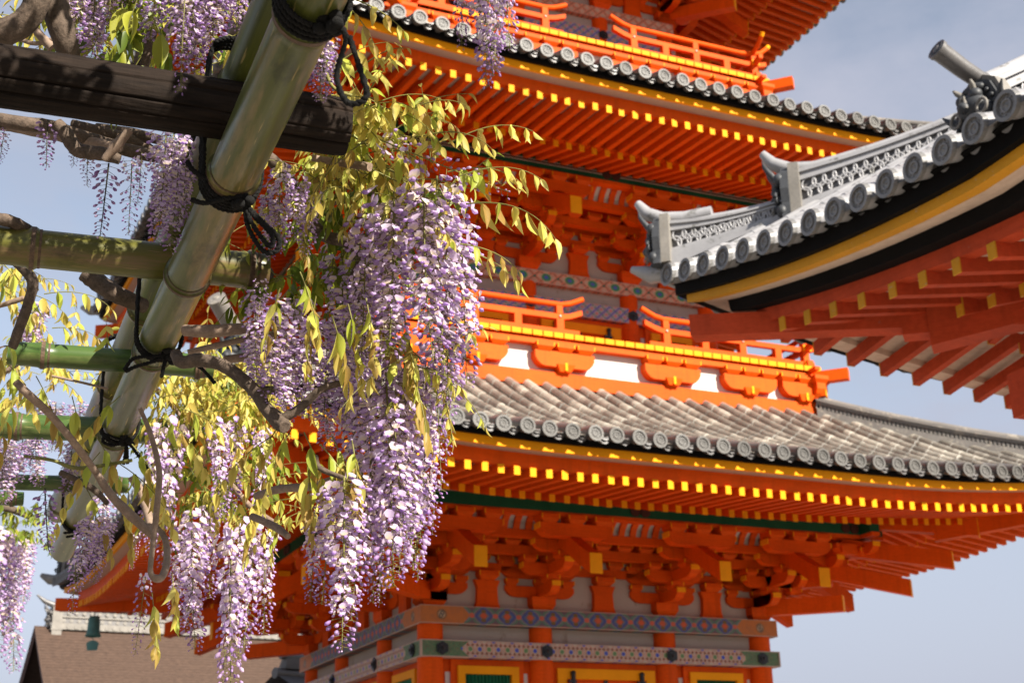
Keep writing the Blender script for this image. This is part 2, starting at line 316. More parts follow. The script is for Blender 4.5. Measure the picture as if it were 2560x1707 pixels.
# ------------------------------------------------------------------ tiled roofs: one side is built facing -Y, then turned
class Eave:
    def __init__(s, ne, ze, k=0, R=.34, Lr=4.5, nt_=4.0, zt=8.62, sp=.335, r=.105, p=2.0, rsp=.235, rw=.088, win=2.0, back=.05):
        s.back = back
        s.ne, s.ze, s.k, s.R, s.Lr, s.nt, s.zt, s.sp, s.r, s.p, s.rsp, s.rw, s.win = ne, ze, k, R, Lr, nt_, zt, sp, r, p, rsp, rw, win
    def c(s, n): return n + s.k
    def rise(s, x, n):
        t = max(0, 1-(s.c(n)-abs(x))/s.Lr); wgt = min(1.05, max(0, (n-s.ne+s.win*2.2)/(s.win*2.2)))
        return s.R*t**s.p*wgt
    def zr(s, n):
        t = (s.ne-n)/(s.ne-s.nt); return s.ze + (s.zt-s.ze)*(.74*t+.26*t*t)
    def sweep(s, mb, prof, mi=0, K=36, sm=False):  # prof = list of (n, z) going round, swept along the eave and mitred
        ts = [math.sin(PI*.5*(-1+2*i/K)) for i in range(K+1)]; n = len(prof); vs = []
        for t in ts:
            for (a, z) in prof: x = t*s.c(a); vs.append((x, -a, z+s.rise(x, a)))
        mb.add(vs, [(i*n+j, (i+1)*n+j, (i+1)*n+(j+1)%n, i*n+(j+1)%n) for i in range(K) for j in range(n)], mi, sm)
        mb.add(vs[:n], [tuple(range(n))], mi); mb.add(vs[-n:], [tuple(range(n))[::-1]], mi)
    def board(s, mb, n0, n1, z0, z1, mi=0): s.sweep(mb, [(n0,z0),(n1,z0),(n1,z1),(n0,z1)], mi)
    def surface(s, mb, mi=0):
        N, K = 12, 40; vs = []
        for i in range(N+1):
            n = s.nt+(s.ne-.02-s.nt)*i/N
            for j in range(K+1):
                x = math.sin(PI*.5*(-1+2*j/K))*s.c(n); vs.append((x, -n, s.zr(n)-.05+s.rise(x, n)))
        mb.add(vs, [(i*(K+1)+j, (i+1)*(K+1)+j, (i+1)*(K+1)+j+1, i*(K+1)+j+1) for i in range(N) for j in range(K)], mi, True)
        for x in s.rows():
            n0 = max(s.nt, abs(x)-s.k+.05)
            if s.ne-n0 < .35: continue
            q = max(2, int((s.ne-.25-n0)/.30)); vs = []; H = 9
            for i in range(q):                     # overlapping tiles, each a little wider at its lower end
                jit = random.uniform(-.003, .003)
                for f, k in ((0,.92),(.985,.98)):
                    n = n0+(s.ne-.22-n0)*(i+f)/q; z = s.zr(n)+s.rise(x, n)-.045
                    for j in range(H): a = PI*j/(H-1); vs.append((x+jit+math.cos(a)*s.r*.90*k, -n, z+math.sin(a)*s.r*1.18*k))
            R_ = q*2
            mb.add(vs, [(i*H+j, i*H+j+1, (i+1)*H+j+1, (i+1)*H+j) for i in range(R_-1) for j in range(H-1)], mi, False)
    def rows(s):
        c = s.c(s.ne)-.22; n = int(c/s.sp); return [i*s.sp for i in range(-n, n+1)]
    def tile_mesh(s, name, mats):                  # the round end tile with its moulded face, and the curved pan tile end beside it
        mb = MB(); r = s.r; n = 20; rings = [(r,.34),(r,.03),(r*1.06,.03),(r*1.06,-.012),(r*.80,-.012),(r*.76,.006),(r*.50,.006),(r*.46,-.006),(r*.36,-.006),(r*.30,.004),(r*.12,.004),(0.001,-.006)]
        vs = [(math.cos(2*PI*j/n)*a, b, math.sin(2*PI*j/n)*a+b*.30) for a, b in rings for j in range(n)]
        for i in range(len(rings)-1):
            mb.add([vs[i*n+j] for j in range(n)]+[vs[(i+1)*n+j] for j in range(n)], [(j,(j+1)%n,n+(j+1)%n,n+j) for j in range(n)], 0 if i < 2 else 1, i < 1)
        for q in range(10): a = 2*PI*q/10; mb.ball((math.cos(a)*r*.62, .004, math.sin(a)*r*.62), (r*.07, .008, r*.07), 1, 5, 3)
        for lay, (d0, d1, dz) in enumerate(((s.back,.30,.012),(s.back+.03,.30,-.028))):
            x0, x1 = r*.80, s.sp-r*.80; K = 7; vs = []
            for i in range(K+1):
                t = i/K; x = x0+(x1-x0)*t; sag = -r*.42*math.sin(PI*t)
                for (y, z) in ((d0, sag+dz), (d0, sag+dz-.036-.012*math.sin(PI*t)), (d1, sag+dz+.03), (d1, sag+dz+.066)): vs.append((x, y, z))
            mb.add(vs, [f for i in range(K) for f in ((i*4,i*4+1,i*4+5,i*4+4),(i*4+1,i*4+2,i*4+6,i*4+5),(i*4+3,i*4,i*4+4,i*4+7))], 0, False)
        return mb.mesh(name, mats)
    def flying(s, mb, x, n_out, z_out, n_in, sl, h, mi=0, cap=1, wd=None):
        n0 = max(n_in, abs(x)-s.k+.06)
        if n_out-n0 < .12: return
        j = random.uniform(-.006,.006); n_out += random.uniform(-.010,.010); a = (x, -n0, z_out+sl*(n_out-n0)+s.rise(x, n0)); b = (x+j, -n_out, z_out+s.rise(x, n_out)+random.uniform(-.004,.0)); mb.beam(a, b, wd or s.rw, h, mi, cap)

def hip_ridge(e, n0, n1, mats, hgt=.30, wd=.26, lattice=None, plate=True, flip=1):
    """corner ridge running down the hip (corner at x=+c(n)), built in the same frame; returns a mesh builder"""
    mb = MB(); P = []
    for i in range(15):
        n = n0+(n1-n0)*i/14; P.append(Vector((e.c(n), -n, e.zr(n)+e.rise(e.c(n), n)-.02)))
    sd_ = Vector((1,1,0)).normalized()
    def strip(a, z0, z1, mi):
        vs = []
        for p in P:
            for sgn, z in ((-1,z0),(1,z0),(1,z1),(-1,z1)): vs.append(p+sd_*a*sgn+Vector((0,0,z)))
        mb.add(vs, [(i*4+j,(i+1)*4+j,(i+1)*4+(j+1)%4,i*4+(j+1)%4) for i in range(14) for j in range(4)]+[(3,2,1,0),(56,57,58,59)], mi)
    strip(wd*.62, -.10, .045, 0); strip(wd*.52, .045, .085, 0)
    strip(wd*.36, .085, hgt-.085, 2); strip(wd*.50, hgt-.085, hgt-.045, 0); strip(wd*.60, hgt-.045, hgt-.012, 0)
    mb.tube([p+Vector((0,0,hgt+.012)) for p in P], .075*wd/.26, 10, 0)
    if lattice:                                    # interlaced rings on both flanks
        L = (P[-1]-P[0]).length; zc = (.085+hgt-.085)*.5; rr = lattice
        k = int(L/(rr*1.42)); dirn = (P[-1]-P[0]).normalized()
        for i in range(k+1):
            for row in (-.5, .5) if hgt-.17 > 2.6*rr else (0,):
                q = P[0].lerp(P[-1], min(1, max(0, (i+.5)/(k+1)))); j = min(13, int((i+.5)/(k+1)*14)); t = (i+.5)/(k+1)*14-j; q = P[j].lerp(P[j+1], t)
                for sgn in (-1, 1):
                    c = q+sd_*(wd*.36+.012)*sgn+Vector((0,0,zc+row*rr*1.42)); a1, a2 = dirn, Vector((0,0,1))
                    mb.tube([c+a1*math.cos(2*PI*h/16)*rr+a2*math.sin(2*PI*h/16)*rr for h in range(17)], .0115*rr/.055, 5, 0, False)
    return mb, P

def ogre(mb, p, d, s=1.0, tube=False, plate=True, mi=0, pm=1, tm=1, tl=.46, tr=1.0):
    """ridge end ornament: grotesque face with horns and scrolls facing along d, pale end plate behind it"""
    d = Vector(d).normalized(); x = Vector((-d.y, d.x, 0)).normalized(); z = Vector((0,0,1)); p = Vector(p)
    def P(a, b, c): return p+x*a*s+d*b*s+z*c*s
    poly = [(-.24,-.10),(.24,-.10),(.21,.05),(.23,.18),(.17,.36),(.08,.44),(-.08,.44),(-.17,.36),(-.23,.18),(-.21,.05)]
    mb.prism([(a*s, b*s) for a, b in poly], p+d*.03*s, x, z, d*.07*s, mi)
    if plate: mb.prism([(-.20*s,-.08*s),(.20*s,-.08*s),(.16*s,.44*s),(-.16*s,.44*s)], p-d*.05*s, x, z, d*.09*s, pm)
    for a, b, c, r in ((0,.10,.13,(.11,.10,.10)),(-.07,.12,.21,(.055,.05,.05)),(.07,.12,.21,(.055,.05,.05)),(0,.17,.13,(.045,.05,.05)),(-.08,.10,.05,(.07,.06,.05)),(.08,.10,.05,(.07,.06,.05)),(0,.11,.29,(.10,.06,.055)),(-.15,.08,.30,(.05,.05,.06)),(.15,.08,.30,(.05,.05,.06)),(-.19,.07,-.02,(.06,.05,.06)),(.19,.07,-.02,(.06,.05,.06)),(0,.09,-.05,(.10,.06,.05))):
        bb = MB(); bb.ball((0,0,0), (1,1,1), 0, 10, 7)
        mb.add([P(a+v[0]*r[0], b+v[1]*r[1], c+v[2]*r[2]) for v in bb.v], bb.f, mi, True)
    for sg in (-1, 1):
        mb.tube([P(sg*.07,.10,.30), P(sg*.10,.15,.38), P(sg*.10,.20,.46), P(sg*.08,.22,.54)], [.035*s,.030*s,.02*s,.004*s], 7, mi)
        mb.tube([P(sg*(.19+.055*math.cos(a)*(1-a/12)),.11,.10+.055*math.sin(a)*(1-a/12)) for a in [i*.6 for i in range(14)]], .016*s, 5, mi)
        for k in range(3): mb.tube([P(sg*(.05+.05*k),.15,.02), P(sg*(.05+.05*k),.18,-.03)], [.014*s,.003*s], 5, pm)
    if tube:
        q = [P(0,-.30,.46), P(0,-.08,.50), P(0,.18,.62), P(0,tl,.56+tl*.52)] if tr == 1 else [P(0,-.16,.42), P(0,-.02,.435), P(0,.10,.50), P(0,.24,.59)]
        mb.tube(q, [.085*s*tr,.105*s*tr,.112*s*tr,.12*s*tr], 16, tm, True)
        e = (q[-1]-q[-2]).normalized(); mb.tube([q[-1], q[-1]+e*.02*s], [.125*s*tr,.125*s*tr], 18, tm); mb.tube([q[-1]+e*.02*s, q[-1]+e*.024*s], [.095*s*tr,.09*s*tr], 16, mi if tm != pm else tm); mb.tube([q[-1]+e*.024*s, q[-1]+e*.034*s], [.05*s*tr,.03*s*tr], 12, tm)

# ------------------------------------------------------------------ pagoda
M['ridge_tile'] = paint('weathered ridge tile', (.17,.155,.14), .5, .25, 3, 40, None, .3, .45, ((.28,.25,.21), 5, .55))
pag = tag(put('pagoda', None, None, (3,3,0)), 'tall vermilion three storey pagoda with yellow rafter ends and grey tiled roofs', 'pagoda')
ROT = [0, PI/2, PI, -PI/2]                         # front, right, back, left
MR = [M['red'], M['yellow'], M['white'], M['dark'], M['green'], M['cream']]
shared_tile = None
vis = 0
def storey_roof(h, dz, idx):
    global shared_tile, vis
    e = Eave(h+4.45, 6.82+dz, 0, .34, 4.6, h+.96, 8.66+dz)
    mb = MB()
    f = MB(); e.surface(f); me = f.mesh('roof', [M['roof_tile']])
    roof = put('roof', me, pag)
    for r in ROT[1:]: rc = dup(roof, r, pag); rc.name = 'roof_side'
    if shared_tile is None: shared_tile = e.tile_mesh('eave_tile', [M['eave_tile'], M['eave_face']])
    rest = MB()
    for x in e.rows():
        z = e.ze+e.rise(x, e.ne)
        if idx < 2 and -5.5 < x < 7.9:
            to = put('eave_tile', shared_tile, roof, (x+random.uniform(-.006,.006), -e.ne+random.uniform(-.015,.015), z+random.uniform(-.006,.006))); to.rotation_euler = (random.uniform(-.05,.05), random.uniform(-.5,.5)*0+random.uniform(-.03,.03), random.uniform(-.03,.03))
        else: rest.add([(v[0]+x, v[1]-e.ne, v[2]+z) for v in [tuple(q.co) for q in shared_tile.vertices]], [tuple(p.vertices) for p in shared_tile.polygons], 0, False)
    full = MB(); src_v = [tuple(q.co) for q in shared_tile.vertices]; src_f = [tuple(p.vertices) for p in shared_tile.polygons]
    for x in e.rows():
        z = e.ze+e.rise(x, e.ne); full.add([(v[0]+x, v[1]-e.ne, v[2]+z) for v in src_v], src_f, 0, False)
    if rest.v: stuff(rest.build('eave_tile_row', M['eave_tile'], roof))
    fm = full.mesh('eave_tile_row', [M['eave_tile']])
    for r in ROT[1:]: stuff(put('eave_tile_row', fm, roof, (0,0,0), r))
    # boards along the eave, top to bottom
    n, z = e.ne, e.ze; parts = []
    b = MB(); e.board(b, n-.30, n-.17, z-.135, z-.03); e.board(b, n-.55, n-.12, z-.055, z-.045); parts.append(('black_fascia', b, [M['black']]))
    b = MB(); e.board(b, n-.30, n-.245, z-.245, z-.132); parts.append(('yellow_fascia', b, [M['yellow']]))
    b = MB(); e.sweep(b, [(n-.50,z-.236),(n-.302,z-.243),(n-.302,z-.20),(n-.50,z-.20)]); parts.append(('soffit_board', b, [M['cream']]))
    b = MB(); e.sweep(b, [(n-.62,z-.43),(n-.515,z-.43),(n-.50,z-.235),(n-.62,z-.235)])
    e.board(b, n-1.98, n-1.86, z-.37, z-.22)       # the upper and the lower eave bars
    parts.append(('eave_bar', b, [M['red']]))
    b = MB(); e.sweep(b, [(n-1.95,z-.20),(n-.55,z-.40),(n-.55,z-.385),(n-1.95,z-.185)]); e.sweep(b, [(n-4.5,z+.40),(n-1.9,z-.375),(n-1.9,z-.36),(n-4.5,z+.42)]); parts.append(('eave_ceiling', b, [M['red']]))
    b = MB(); e.sweep(b, [(n-1.15,z-.322),(n-.63,z-.396),(n-.63,z-.392),(n-1.15,z-.316)]); parts.append(('pale_eave_board', b, [M['pale']]))
    for nm, b, ms in parts:
        o = b.build(nm, ms, pag)
        for r in ROT[1:]: dup(o, r, pag)
    # rafters: upper (flying) row and lower row
    k = int((e.c(n-.5)-.12)/e.rsp); row = MB(); other = MB()
    for i in range(-k, k+1):
        x = i*e.rsp
        for up in (True, False):
            t = MB()
            if up: e.flying(t, x, n-.49, z-.43, n-1.95, .10, .115)
            elif abs(x) < e.c(n-1.9)-.08: e.flying(t, x, n-1.84, z-.385, n-4.45, .30, .13)
            if not t.v: continue
            other.add(t.v, t.f, 0); other.m[-len(t.m):] = t.m
            lim = (-1.2 if up else -.4) if idx == 0 else (-3.4 if up else -1.6); hi = 6.6 if idx == 0 else 5.2
            if idx < 2 and lim-3+2.2 < x < hi-2 and vis < 98: vis += 1; t.build('rafter', MR, pag)
            else: row.add(t.v, t.f, 0); row.m[-len(t.m):] = t.m
    stuff(row.build('rafter_row', MR, pag)); om = other.mesh('rafter_row', MR)
    for r in ROT[1:]: stuff(put('rafter_row', om, pag, (0,0,0), r))
    # hip rafters, hip ridges and their ogre tiles
    hr = MB(); N = 10; pts = []
    a = n-1.85; hr.beam((a-2.9, -(a-2.9), z+.48), (a+.10, -(a+.10), z-.44+e.rise(a, a)), .22, .30, 0, 1)
    c = n-.16; zc = z-.36+e.rise(e.c(c), c); hr.beam((a-.4, -(a-.4), z-.30), (c, -c, zc), .20, .26, 0)
    o = hr.build('hip_rafter', MR, pag)
    for r in ROT[1:]: dup(o, r, pag)
    mb, P = hip_ridge(e, h+1.0, n-.25, None, .28, .25, .05 if idx < 2 else None)
    rd = mb.build('hip_ridge', [M['ridge_tile'], M['ridge_tile'], M['ogre']], roof)
    og = MB(); ogre(og, P[-1]+Vector((0,0,.02)), (1,-1,0), .95, True); cn = n+.02
    og.tube([(cn-.35,-(cn-.35),z+e.rise(n,n)-.02),(cn,-cn,z+e.rise(n,n)+.05),(cn+.16,-cn-.16,z+e.rise(n,n)+.16)], [.10,.11,.05], 10, 1)
    oo = og.build('ridge_end_tile', [M['ogre'], M['ridge_tile']], roof)
    for r in ROT[1:]: dup(rd, r, roof); dup(oo, r, roof)
    return e, roof

# bracket sets: blocks and boat shaped arms stepping out from the wall plane
def arm(mb, o, ax, L, h, t, z, mi=0, cap=None, ends=(1,1)):
    """boat shaped arm centred at o along ax, top at z"""
    o = Vector(o); ax = Vector(ax); c = L*.5; q = .16
    def e_(sgn, k): return [(sgn*c, 0), (sgn*c, -h*.42), (sgn*(c-.04), -h*.70), (sgn*(c-.10), -h*.92), (sgn*(c-.17), -h)] if k else [(sgn*c, 0), (sgn*c, -h)]
    poly = e_(1, ends[1])[::1]+e_(-1, ends[0])[::-1]
    side = Vector((-ax.y, ax.x, 0))
    mb.prism(poly, (o.x, o.y, z), ax, (0,0,1), side*t, mi)
    if cap is not None:
        p = Vector((o.x, o.y, z))+ax*(c+.006); s2 = side*t*.52
        for d in (1, -1) if cap == 2 else (1,):
            p = Vector((o.x, o.y, z))+ax*(c+.006)*d; k = ax*.008
            mb.hexa([p-s2-k+Vector((0,0,-h*.44)), p+s2-k+Vector((0,0,-h*.44)), p+s2+k+Vector((0,0,-h*.44)), p-s2+k+Vector((0,0,-h*.44)), p-s2-k, p+s2-k, p+s2+k, p-s2+k], 1)
def masu(mb, x, y, z, h=.12, a=.115, mi=0):
    mb.frust(x, y, z, z+h*.45, a*.68, a*.68, a, a, mi); mb.box(x-a, x+a, y-a, y+a, z+h*.45, z+h, mi); mb.box(x-a-.003, x-a+.012, y-a-.004, y-a+.008, z+h*.45, z+h, 1); mb.box(x+a-.012, x+a+.003, y-a-.004, y-a+.008, z+h*.45, z+h, 1)
Y = Vector((0,-1,0)); X = Vector((1,0,0))
def bracket_mesh(nose=True):
    mb = MB()
    mb.frust(0, 0, 0, .10, .15, .15, .21, .21); mb.box(-.21, .21, -.21, .21, .10, .22)
    def wall(z, L): arm(mb, (0,0,0), X, L, .18, .15, z); [masu(mb, x, 0, z, .11, .11) for x in (-L*.5+.11, 0, L*.5-.11)]
    wall(.40, 1.22); wall(.70, 1.34)
    arm(mb, (0,-.20,0), Y, .95, .18, .15, .40, 0, 1, (0,1)); masu(mb, 0, -.47, .40, .11)
    arm(mb, (0,-.47,0), X, 1.0, .18, .14, .69, 0, 2); [masu(mb, x, -.47, .69, .11) for x in (-.39, 0, .39)]
    arm(mb, (0,-.45,0), Y, 1.40, .18, .15, .69, 0, 1, (0,1)); masu(mb, 0, -.92, .69, .11)
    arm(mb, (0,-.92,0), X, 1.0, .18, .14, .98, 0, 2); None
    # tail rafter, sloping down and outwards with a yellow end
    if nose:
        pf = [(.1,1.46),(.6,1.31),(1.0,1.15),(1.35,.96),(1.7,.74),(2.02,.57)]
        for (a0,z0),(a1,z1) in zip(pf[:-1], pf[1:]): mb.beam((0,-a0,z0), (0,-a1,z1), .20, .30, 0, 1 if a1 > 1.9 else None)
    arm(mb, (0,-1.35,0), X, 1.25, .20, .20, 1.13, 0, 2); [masu(mb, x, -1.35, 1.13, .13, .15) for x in (-.46, 0, .46)]
    return mb.mesh('bracket_set', MR)
def corner_bracket_mesh():                         # diagonal arms and the three diagonal tail rafters, corner towards (+x,-y)
    mb = MB(); D = Vector((1,-1,0))
    def dg(a, z): return (a, -a, z)
    mb.beam(dg(-.2,.36), dg(1.06,.33), .2, .26, 0, 1); masu(mb, .47, -.47, .40, .11); mb.beam(dg(0,.69), dg(.95,.69), .16, .18)
    masu(mb, .92, -.92, .69, .11)
    mb.beam(dg(.1,1.22), dg(1.86,.50), .21, .27, 0, 1); masu(mb, 1.35, -1.35, .95, .14, .15)
    mb.beam(dg(.3,1.52), dg(2.37,.90), .21, .28, 0, 1)
    for s_ in (0, 1):
        ax, ay = (X, Y) if s_ == 0 else (-Y, -X)
        for o, zt in ((.47,.69),(.92,.98),(1.35,1.15)):
            c = (o-.1, -o, 0) if s_ == 0 else (o, -(o-.1), 0); arm(mb, c, X if s_ == 0 else Y, .95, .18, .14, zt, 0, 1)
    return mb.mesh('corner_bracket', MR)
bset, cset = bracket_mesh(), corner_bracket_mesh()
def bracket_zone(h, ss, z0):
    for r in ROT:
        if r == PI: continue
        for s_ in [-h]+ss+[h]: 
            q = Matrix.Rotation(r, 3, 'Z') @ Vector((s_, -h, z0)); put('bracket_set', bset, pag, q, r)
        q = Matrix.Rotation(r, 3, 'Z') @ Vector((h, -h, z0)); put('corner_bracket', cset, pag, q, r)
    q = Matrix.Rotation(PI, 3, 'Z') @ Vector((h, -h, z0)); put('corner_bracket', cset, pag, q, PI)
    b = MB()                                       # beams running along the face, with blocks between them
    for o, z1, z2 in ((0,.60,.74),(0,.86,1.0),(0,1.12,1.26),(.47,.81,.95),(.92,.985,1.10)): b.box(-h-o-.55, h+o+.55, -h-o-.075, -h-o+.075, z0+z1, z0+z2)
    for o, z1, k in ((0,.74,0),(0,1.0,.2),(.47,.95,0)):
        for i in range(int((h+o)*2/.40)+1): masu(b, -h-o+.05+k+i*.40, -h-o, z0+z1, .12, .135)
    b.box(-h-1.75, h+1.75, -h-1.35-.085, -h-1.35+.085, z0+1.245, z0+1.305)
    b.box(-h-.9, h+.9, -h-.90, -h, z0+1.27, z0+1.285)
    parts = [('bracket_beam', b, MR)]
    b = MB(); x = -h-1.2
    while x < h+1.2:                               # coved ribs between the second and third steps
        pf = [(.965,1.06),(.985,1.17),(1.05,1.29),(1.16,1.38),(1.30,1.43)]
        for (a0,z1),(a1,z2) in zip(pf[:-1], pf[1:]): b.beam((x,-h-a0,z0+z1), (x,-h-a1,z0+z2), .105, .08)
        x += .205
    b.add([(-h-1.2,-h-.94,z0+1.02),(h+1.2,-h-.94,z0+1.02),(h+1.2,-h-.96,z0+1.20),(-h-1.2,-h-.96,z0+1.20),(h+1.2,-h-1.28,z0+1.45),(-h-1.2,-h-1.28,z0+1.45)], [(0,1,2,3),(3,2,4,5)], 2); parts.append(('ribbed_coving', b, MR))
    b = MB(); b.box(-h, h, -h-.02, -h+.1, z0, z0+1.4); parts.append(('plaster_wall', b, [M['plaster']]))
    struts = []
    for a, c in zip(ss+[h], [-h]+ss):              # struts between the columns, waisted below, spreading under the block
        b = MB(); xm = (a+c)*.5; pf = [(-.22,0),(-.18,.12),(-.17,.34),(-.22,.46),(.22,.46),(.17,.34),(.18,.12),(.22,0)]
        b.prism(pf, (xm, -h-.06, z0), X, (0,0,1), Y*.10, 0); masu(b, xm, -h-.04, z0+.46, .13, .17); struts.append(('strut', b, MR))
    parts += struts
    n = h+1.35
    b = MB(); b.box(-n-.38, n+.38, -n-.10, -n+.10, z0+1.305, z0+1.53, 4)
    if z0 < 8: b.box(-n-.38, n+.38, -n-.106, -n-.10, z0+1.50, z0+1.515, 5)
    else:
        b.box(-n-.38, n+.38, -n-.106, -n-.10, z0+1.385, z0+1.40, 5); b.box(-n-.38, n+.38, -n-.106, -n-.10, z0+1.435, z0+1.45, 5); b.box(-n-.38, n+.38, -n-.104, -n-.10, z0+1.40, z0+1.435, 3)
    for xx in (-n+.3, 0, n-.3):
        for q in (-.09, .09): b.tube([(xx+q, -n-.10, z0+1.40), (xx+q, -n-.125, z0+1.40)], .085, 12, 3)
    parts.append(('eave_purlin', b, MR))
    for nm, b, ms in parts:
        o = b.build(nm, ms, pag)
        for r in (PI/2, -PI/2): dup(o, r, pag)

def body(h, ss, zb, zlow, zup, bo, mlow, mup, rc=.20):
    """columns, painted bands, plaster and openings of one storey"""
    cm = MB(); cm.tube([(0,0,zb),(0,0,zup[0]+.01)], rc, 24, 0); cme = cm.mesh('column', [M['red']])
    done = set()
    for r in ROT:
        if r == PI: continue
        for s_ in [-h]+ss+[h]:
            q = Matrix.Rotation(r, 3, 'Z') @ Vector((s_, -h, 0)); key = (round(q.x,2), round(q.y,2))
            if key not in done: done.add(key); put('column', cme, pag, q)
    P = []
    for nm, (z1, z2), mt in (('lower_band', zlow, mlow), ('upper_band', zup, mup)):
        b = MB(); n = h+bo
        b.hexa([(-n,-n,z1),(n,-n,z1),(h-.1,-h+.1,z1),(-h+.1,-h+.1,z1),(-n,-n,z2),(n,-n,z2),(h-.1,-h+.1,z2),(-h+.1,-h+.1,z2)]); P.append((nm, b, [mt]))
    b = MB(); n = h+bo
    for (z1, z2) in (zlow, zup): b.box(-n-.001, n+.001, -n-.002, -n+.02, z1-.006, z1+.004); b.box(-n, n, -n-.002, -n+.03, z2-.004, z2+.004)
    for sg in (-1, 1):
        for (z1, z2) in (zlow,): b.box(sg*n-.012, sg*n+.012, -n-.002, -n+.02, z1, z2)
    P.append(('band_edge', b, [M['cream']]))
    zc = (zlow[0]+zlow[1])*.5
    for s_ in [-h+.1]+ss+[h-.1]:
        b = MB(); hx = [(math.cos(PI/6+i*PI/3)*.105, math.sin(PI/6+i*PI/3)*.105) for i in range(6)]; b.prism(hx, (s_, -n-.015, zc), X, (0,0,1), Y*.03, 0)
        hx = [(p*.6, q*.6) for p, q in hx]; b.prism(hx, (s_, -n-.035, zc), X, (0,0,1), Y*.03, 0); b.ball((s_, -n-.05, zc), (.03,.025,.03), 0, 8, 6); P.append(('band_boss', b, [M['iron']]))
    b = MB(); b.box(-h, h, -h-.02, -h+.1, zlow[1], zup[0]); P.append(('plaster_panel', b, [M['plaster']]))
    b = MB(); b.box(-h, h, -h, -h+.1, zb, zlow[0]); P.append(('timber_wall', b, [M['red']]))
    for nm, b, ms in P:
        o = b.build(nm, ms, pag)
        for r in (PI/2, -PI/2): dup(o, r, pag)
    xs = [-h]+ss+[h]
    for r in (0, -PI/2):
        for i in range(3):
            a, c = xs[i]+rc, xs[i+1]-rc; door = i == 1; zt = zlow[0]-.11; zb2 = max(zb+.2, zlow[0]-2.0)
            if not door:
                wh = MB(); wh.box(a+.04, a+.12, -h-.012, -h+.02, zb2, zlow[0]-.20); wh.box(c-.12, c-.04, -h-.012, -h+.02, zb2, zlow[0]-.20); wh.build('plaster_strip', M['white'], pag, rz=r)
            a2, c2 = (a+.05, c-.05) if door else (a+.22, c-.22)
            fr = MB(); fw_ = .16 if door else .12; y0, y1 = -h-.10, -h+.02
            fr.box(a2, c2, y0, y1, zt-fw_, zt); fr.box(a2, a2+fw_, y0, y1, zb2, zt-fw_); fr.box(c2-fw_, c2, y0, y1, zb2, zt-fw_); fr.box(a2+fw_, c2-fw_, y0, y1, zb2, zb2+fw_)
            o = fr.build('door_frame' if door else 'window_frame', M['yellow'], pag, rz=r)
            fo = MB(); fo.box(a2-.10, c2+.10, -h-.05, -h+.01, zt, zt+.10); fo.box(a2-.10, a2-.002, -h-.05, -h+.01, zb2, zt); fo.box(c2+.002, c2+.10, -h-.05, -h+.01, zb2, zt); fo.build('outer_frame', M['red'], pag, rz=r)
            p = MB()
            if door:
                p.box(a2+fw_, c2-fw_, -h-.03, -h+.01, zb2+fw_, zt-fw_, 0); p.box((a2+c2)/2-.03, (a2+c2)/2+.03, -h-.05, -h-.03, zb2+fw_, zt-fw_, 1)
                for xx in (a2+fw_+.10, c2-fw_-.10):
                    p.tube([(xx, y0-.03, zt-fw_-.12), (xx, y0-.03, zt-fw_+.06)], .035, 10, 1); p.ball((xx, y0-.03, zt-fw_+.09), (.045,.045,.04), 1, 10, 6); p.box(xx-.09, xx+.05, y0-.05, y0-.002, zt-fw_-.06, zt-fw_-.02, 1)
                p.build('door_leaf', [M['red'], M['iron']], o)
            else:
                p.box(a2+fw_, c2-fw_, -h-.012, -h+.015, zb2+fw_, zt-fw_, 0); xx = a2+fw_+.03
                while xx < c2-fw_-.03: p.hexa([(xx-.018,-h-.045,zb2+fw_),(xx,-h-.07,zb2+fw_),(xx+.018,-h-.045,zb2+fw_),(xx,-h-.02,zb2+fw_),(xx-.018,-h-.045,zt-fw_),(xx,-h-.07,zt-fw_),(xx+.018,-h-.045,zt-fw_),(xx,-h-.02,zt-fw_)]); xx += .058
                p.build('slatted_shutter', M['shutter'], o)

